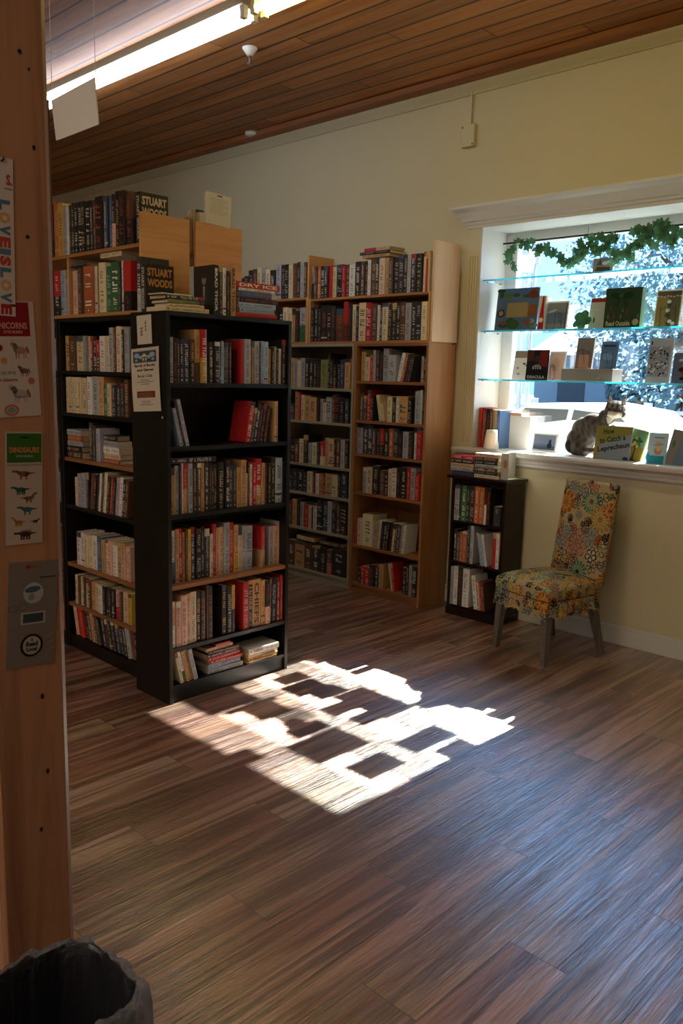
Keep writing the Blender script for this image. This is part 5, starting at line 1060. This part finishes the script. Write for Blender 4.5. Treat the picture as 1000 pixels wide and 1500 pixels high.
leaf = [(0, 0), (.30, -.14), (.52, .10), (.34, .30), (.62, .58), (.28, .62), (0, 1.0), (-.28, .62), (-.62, .58), (-.34, .30), (-.52, .10), (-.30, -.14)]
bl_, bs = MB(), MB(); rl = random.Random(9)
for pa_ in paths:
    P_ = [ony(x, y, RY-rl.uniform(.0, .03))-o0 for x, y in pa_]; bs.ringpath(P_, .0018, 5)
    for i in range(len(P_)-1):
        for k in range(5 if len(pa_) > 2 else 2):
            q = rl.random(); c = P_[i].lerp(P_[i+1], q)+Vector((rl.uniform(-.028, .028), rl.uniform(-.03, .02), rl.uniform(-.028, .02))); s = rl.uniform(.032, .056)
            Rm = Matrix.Rotation(rl.uniform(-.9, .9), 4, 'Z') @ Matrix.Rotation(rl.uniform(-.6, .6), 4, 'X') @ Matrix.Rotation(PI+rl.uniform(-1.3, 1.3), 4, 'Y')
            T = Matrix.Translation(c) @ Rm
            vs = [(x*s, .10*s*abs(x)*2, y*s) for x, y in leaf]+[(0, -.0, .35*s)]
            bl_.add(vs, [(12, j, (j+1) % 12) for j in range(12)], T=T)
bl_.build('ivy_leaves', 'ivy', t); bs.build('vine', 'ivy', t)

# ------------------------------------------------------------------ the cat
def blob(parts, vox, name):
    bm_v = []; bm_f = []
    import bmesh
    bm = bmesh.new()
    for c, rad, rot in parts:
        M_ = Matrix.Translation(c) @ Matrix.Rotation(rot[2], 4, 'Z') @ Matrix.Rotation(rot[1], 4, 'Y') @ Matrix.Rotation(rot[0], 4, 'X') @ Matrix.Diagonal((*rad, 1))
        bmesh.ops.create_icosphere(bm, subdivisions=3, radius=1.0, matrix=M_)
    me = bpy.data.meshes.new(name); bm.to_mesh(me); bm.free(); o = bpy.data.objects.new(name, me); COL.objects.link(o)
    r = o.modifiers.new('r', 'REMESH'); r.mode = 'VOXEL'; r.voxel_size = vox
    s = o.modifiers.new('s', 'SMOOTH'); s.iterations = 4; s.factor = .5
    dg = bpy.context.evaluated_depsgraph_get(); m2 = bpy.data.meshes.new_from_object(o.evaluated_get(dg)); bpy.data.objects.remove(o)
    return m2
CB = Vector((ony(862, 660, 4.74).x, 4.74, zs_)); cx_of = lambda px, py, Y=4.74: ony(px, py, Y)-CB
t = thing('cat', 'grey tabby cat with a white muzzle sitting on the sill behind the books', 'cat', CB)
hd = cx_of(901, 600, 4.70)
hump = cx_of(868, 612, 4.745); rump = cx_of(852, 634, 4.75)
parts = [((rump.x, .0, .085), (.088, .085, .088), (0, 0, 0)), ((rump.x+.03, 0, .15), (.088, .075, .085), (0, .5, 0)), ((hump.x+.02, -.005, hump.z-.045), (.085, .068, .072), (0, .35, 0)), ((hump.x+.06, -.015, hump.z-.06), (.06, .058, .065), (0, 0, 0)),
         ((.5*(hump.x+.05+hd.x), -.025, hd.z-.045), (.052, .045, .048), (0, 0, 0)), ((hd.x-.02, -.02, .10), (.05, .045, .10), (0, .1, 0)), ((rump.x-.01, -.045, .055), (.07, .04, .055), (0, 0, 0)),
         ((hd.x-.03, -.055, .02), (.022, .03, .02), (0, 0, 0)), ((hd.x+.01, -.055, .02), (.022, .03, .02), (0, 0, 0)), ((hd.x-.025, -.035, .07), (.02, .02, .07), (0, 0, 0)), ((rump.x+.05, -.06, .018), (.045, .022, .018), (0, 0, .2)),
         ((hd.x, -.04, hd.z), (.052, .047, .045), (0, 0, .5))]
HC = Vector((hd.x, -.04, hd.z)); HR = Matrix.Rotation(.48, 3, 'Z') @ Matrix.Rotation(.10, 3, 'Y')
def hp(x, y, z): return tuple(HC+HR @ (Vector((x, y, z))*1.2))
parts += [(hp(0, -.040, -.018), (.022, .020, .016), (0, 0, .48)), (hp(-.026, -.018, -.016), (.026, .026, .022), (0, 0, .48)), (hp(.026, -.018, -.016), (.026, .026, .022), (0, 0, .48)), (hp(0, -.022, .012), (.034, .028, .026), (0, 0, .48))]
for k in range(8):
    q = k/7
    for s_ in (-1, 1): parts.append((hp(s_*(.030+.010*q), .004, .026+.042*q), (.0185*(1-q*.9)+.001, .0085*(1-.5*q), .010), (0, s_*.25, .48)))
k_ = next(i for i, q in enumerate(parts) if abs(q[0][0]-hd.x) < 1e-6 and abs(q[0][2]-hd.z) < 1e-6)
parts = parts[:k_]+[(c, tuple(v*1.2 for v in r_), e_) for c, r_, e_ in parts[k_:]]
tp = [cx_of(878, 659, 4.66), cx_of(866, 660, 4.655), cx_of(854, 659, 4.65), cx_of(845, 656, 4.65), cx_of(840, 649, 4.65), cx_of(836, 640, 4.65)]
tails = []
for i in range(len(tp)-1):
    for k in range(5): p = tp[i].lerp(tp[i+1], k/5); p.z = max(p.z, .016); parts.append((tuple(p), (.0155, .0155, .0155), (0, 0, 0))); tails.append(p)
me = blob(parts, .0045, 'cat_body')
co = np.array([v.co[:] for v in me.vertices]); base = np.empty_like(co); base[:] = L3('544e4a')
st_ = np.sin(co[:, 0]*150+np.sin(co[:, 2]*38+co[:, 0]*20)*2.2+co[:, 1]*60)*np.sin(co[:, 2]*70+1+co[:, 0]*33); st2 = np.sin(co[:, 2]*210+co[:, 0]*310)
base = base*(1+.22*np.clip(-st_, 0, 1)[:, None])*(1-.42*np.clip(st_*1.3, 0, 1)[:, None])*(1-.12*(st2 > .3)[:, None])
HRi = np.array(HR); hdv = (co-np.array(HC)) @ HRi/1.2
head = (np.abs(hdv[:, 0]) < .062) & (hdv[:, 2] > -.042) & (np.abs(hdv[:, 1]) < .075)
hs = np.sin(hdv[:, 0]*260); hm = head & (hdv[:, 2] > .006); base[hm & (hs > .2)] = L3('3e3835'); base[hm & (hs <= .2)] = L3('7c736a')
earm = head & (hdv[:, 2] > .034) & (hdv[:, 1] < .0) & (np.abs(np.abs(hdv[:, 0])-.036) < .008); base[earm] = L3('b89a8c')
muz = head & (hdv[:, 2] < -.010) & (hdv[:, 1] < -.012) & (np.abs(hdv[:, 0]) < .034); base[muz] = L3('c4b8ac'); chest = (co[:, 0] > hd.x-.04) & (co[:, 2] < hd.z-.045) & (co[:, 1] < -.035) & (co[:, 2] > .05); base[chest] = L3('b0a498')
tailm = (co[:, 0] < rump.x-.02) & (co[:, 1] < -.07); base[tailm] = L3('1c1a1c')
ca = me.color_attributes.new('Col', 'FLOAT_COLOR', 'POINT'); ca.data.foreach_set('color', np.concatenate([base, np.ones((len(base), 1))], 1).astype(np.float32).ravel())
me.materials.clear(); me.materials.append(M['fabric']); me.polygons.foreach_set('use_smooth', [True]*len(me.polygons)); o = bpy.data.objects.new('cat_body', me); COL.objects.link(o); o.parent = t
for s in (-1, 1): b = MB(); b.lathe([(0, -.0065), (.005, -.004), (.0065, 0), (.005, .004), (0, .0065)], 12, '6a7038'); b.quad([(.0012, 0, -.005), (.0012, .0, .005), (-.0012, 0, .005), (-.0012, 0, -.005)], '080808', T=Matrix.Translation((0, -.0068, 0))); b.build('eye', 'paint', t, smooth=True, loc=hp(s*.019, -.0445, .006), rot=(0, 0, .48))
b = MB(); b.lathe([(0, -.004), (.0045, -.001), (.004, .002), (0, .003)], 10, 'a06a64'); b.build('nose', 'paint', t, loc=hp(0, -.0605, -.010))

# ------------------------------------------------------------------ street outside
SG = -.22
b = MB(); b.box(-60, 30, 5.01, 90, SG-.2, SG, 'b8bcc0'); o = struct('ground_outside', b, m_flat('pale_pavement', '565c60', .9, .2, 2))
def tree(x, y, H, r, seed, lab, nleaf=5200):
    t = thing('tree', lab, 'tree', (x, y, SG), 0, 'trees across the street'); q = random.Random(seed); b = MB()
    b.ringpath([(0, 0, 0), (.1, 0, H*.3), (-.05, .1, H*.6), (.1, 0, H*.85)], [.22, .17, .12, .04], 8, '5a5048'); 
    for k in range(7): a = q.uniform(0, 6.28); z = H*q.uniform(.25, .6); b.ringpath([(0, 0, z), (r*.7*math.cos(a), r*.7*math.sin(a), z+H*.22)], [.07, .02], 5, '5a5048')
    b.build('trunk', 'paper', t)
    b = MB()
    for k in range(nleaf):
        while True:
            p = Vector((q.uniform(-1, 1), q.uniform(-1, 1), q.uniform(-1, 1)))
            if p.length < 1: break
        c = Vector((p.x*r, p.y*r, H*.58+p.z*H*.42)); s = q.uniform(.05, .11); n = Vector((q.uniform(-1, 1), q.uniform(-1, 1), q.uniform(-1, 1))).normalized(); a = n.orthogonal().normalized()*s; d = n.cross(a)
        b.quad([c-a, c-d*.6, c+a, c+d*.6])
    b.build('crown', 'tree_leaf', t)
tl_ = [('pale sunlit tree across the street behind the left of the window', -15.4, 18, 6.6, 2.2), ('wide pale tree across the street behind the middle shelves', -11.0, 24, 8.2, 2.6), ('pale tree across the street behind the right of the window', -7.2, 17.5, 6.6, 2.0), ('tall pale tree farther back across the street at far right', -4.6, 23.5, 8.5, 2.4), ('small teal conifer across the street above the cat', -9.2, 20, 3.2, .8)]
for k, (l, x, y, H, r) in enumerate(tl_): tree(x, y, H, r, 20+k, l)
# parked car
t = thing('car', 'white car parked in the street outside, seen behind the cat', 'car', (-5.4, 11.0, SG), PI, None); W = .85
body = [(-2.15, .25), (-2.2, .55), (-2.1, .78), (-1.2, .92), (-.55, 1.38), (.1, 1.47), (.9, 1.44), (1.7, 1.05), (2.1, .95), (2.15, .3)]
b = MB(); vs = []; n = len(body)
for y, s in ((-W, .0), (-W*.98, .03), (W*.98, .03), (W, .0)): 
    for x, z in body: vs.append((x*(1 if s else .99), y*(1-.18*max(0, (z-.9))/.6), z+(.0 if s else -.02)))
fs = [tuple(range(n)), tuple(range(3*n, 4*n))[::-1]]+[(i*n+k, (i+1)*n+k, (i+1)*n+(k+1) % n, i*n+(k+1) % n) for i in range(3) for k in range(n)]
b.add([(x, y, z) for x, y, z in vs], [f[::-1] for f in fs], 'a4acb0'); b.build('car_body', 'paint', t, bevel=.02)
b = MB()
for s in (-1, 1):
    y0 = s*W*.99; b.quad([(-.95, y0*.97, .93), (.25, y0*.97, .93), (.2, y0*.87, 1.38), (-.45, y0*.88, 1.33)][::-s], '1c2630'); b.quad([(.32, y0*.97, .93), (1.45, y0*.97, 1.0), (.95, y0*.88, 1.37), (.28, y0*.87, 1.38)][::-s], '1c2630')
b.quad([(-1.16, -.7, .95), (-1.16, .7, .95), (-.58, .62, 1.37), (-.58, -.62, 1.37)], '1c2630'); b.build('car_window', 'paint', t)
for x in (-1.35, 1.35):
    for s in (-1, 1): b = MB(); b.lathe([(0, -.09), (.30, -.09), (.32, -.06), (.32, .06), (.30, .09), (0, .09)], 20, '16161a', T=Matrix.Translation((x, s*(W-.08), .32)) @ Matrix.Rotation(PI/2, 4, 'X')); b.lathe([(0, -.095), (.19, -.095), (.19, .095), (0, .095)], 14, 'a0a4a8', T=Matrix.Translation((x, s*(W-.08), .32)) @ Matrix.Rotation(PI/2, 4, 'X')); b.build('wheel', 'paint', t)
t = thing('fence', 'white lattice fence across the street seen under the lowest shelf', 'fence', (-11.5, 15, SG)); b = MB()
for k in range(30): b.box(k*.33, k*.33+.05, 0, .04, .2, 1.25, 'c8d0d4')
for z in (.25, .7, 1.2): b.box(-.1, 9.8, -.01, .05, z, z+.07, 'c8d0d4')
b.build('pickets', 'paper', t)
for k in range(5): b = MB(); b.box(k*2.4-.06, k*2.4+.06, -.03, .09, 0, 1.4, 'd0d6d8'); b.build('fence_post', 'paper', t)
for k, (x, y, H, l) in enumerate(((-8.2, 13, 3.6, 'pale lamp post across the street left of the cat'), (-9.9, 16, 4.2, 'pale lamp post farther left across the street'))):
    t = thing('street_lamp', l, 'lamp post', (x, y, SG)); b = MB(); b.ringpath([(0, 0, 0), (0, 0, H)], .05, 8, 'b8c0c6'); b.build('pole', 'paper', t); b = MB(); b.lathe([(0, 0), (.12, .02), (.16, .3), (.05, .42), (0, .45)], 10, 'd0d4d6'); b.build('lamp_head', 'paper', t, loc=(0, 0, H))
t = thing('house', 'low blue grey house across the street behind the fence', 'house', (-17, 28, SG)); b = MB(); b.box(0, 9, 0, 6, 0, 2.7, '7d93a6'); b.build('walls', 'paper', t); b = MB(); b.prism([(-.3, 2.7), (6.3, 2.7), (3, 4.1)], -.3, 9.3, 0, '9fb0bc'); b.build('roof', 'paper', t)
for x in (1, 3.2, 6): b = MB(); b.box(x, x+1.1, -.03, 0, 1, 2.1, '30404e'); b.build('house_window', 'paint', t)

# ------------------------------------------------------------------ sun and sky
SUN_AZ, SUN_EL = math.radians(0.4), math.radians(39.65)
dv = Vector((-math.sin(SUN_AZ)*math.cos(SUN_EL), -math.cos(SUN_AZ)*math.cos(SUN_EL), -math.sin(SUN_EL)))
ld = bpy.data.lights.new('sun', 'SUN'); ld.energy = 68; ld.angle = math.radians(.55); ld.color = (1, .93, .82); lo = bpy.data.objects.new('sun', ld); COL.objects.link(lo); lo.rotation_euler = dv.to_track_quat('-Z', 'Y').to_euler(); lo.location = (0, 20, 15)
w = bpy.data.worlds.new('sky'); SC.world = w; w.use_nodes = True; nt = w.node_tree; bg = nt.nodes['Background']
tc = nt.nodes.new('ShaderNodeTexCoord'); sp_ = nt.nodes.new('ShaderNodeSeparateXYZ'); rp = nt.nodes.new('ShaderNodeValToRGB'); nt.links.new(tc.outputs['Generated'], sp_.inputs[0]); nt.links.new(sp_.outputs[2], rp.inputs[0]); nt.links.new(rp.outputs[0], bg.inputs[0])
vd = nt.nodes.new('ShaderNodeVectorMath'); vd.operation = 'DOT_PRODUCT'; nt.links.new(tc.outputs['Generated'], vd.inputs[0]); vd.inputs[1].default_value = tuple(-dv)
def _m(op, a, b):
    n_ = nt.nodes.new('ShaderNodeMath'); n_.operation = op
    for i_, q_ in enumerate((a, b)):
        if isinstance(q_, bpy.types.NodeSocket): nt.links.new(q_, n_.inputs[i_])
        else: n_.inputs[i_].default_value = q_
    return n_.outputs[0]
au = _m('POWER', _m('MAXIMUM', vd.outputs['Value'], 0.0), 7.0)      # bright haze round the sun
mxn = nt.nodes.new('ShaderNodeMix'); mxn.data_type = 'RGBA'; mxn.blend_type = 'ADD'; mxn.inputs[0].default_value = 1.0
sc2 = nt.nodes.new('ShaderNodeVectorMath'); sc2.operation = 'SCALE'; sc2.inputs[0].default_value = (2.9, 6.4, 13.0); nt.links.new(au, sc2.inputs['Scale'])
nt.links.new(rp.outputs[0], mxn.inputs[6]); nt.links.new(sc2.outputs[0], mxn.inputs[7]); nt.links.new(mxn.outputs[2], bg.inputs[0])
e = rp.color_ramp.elements; e[0].position = 0.0; e[0].color = (.30, .62, 1.0, 1); e[1].position = .5; e[1].color = (.12, .36, .85, 1); bg.inputs[1].default_value = 1.2
vs_ = SC.view_settings; vs_.view_transform = 'Standard'; vs_.look = 'None'; vs_.gamma = 1.0; vs_.exposure = 0.13; vs_.use_curve_mapping = False
SC.display_settings.display_device = 'sRGB'
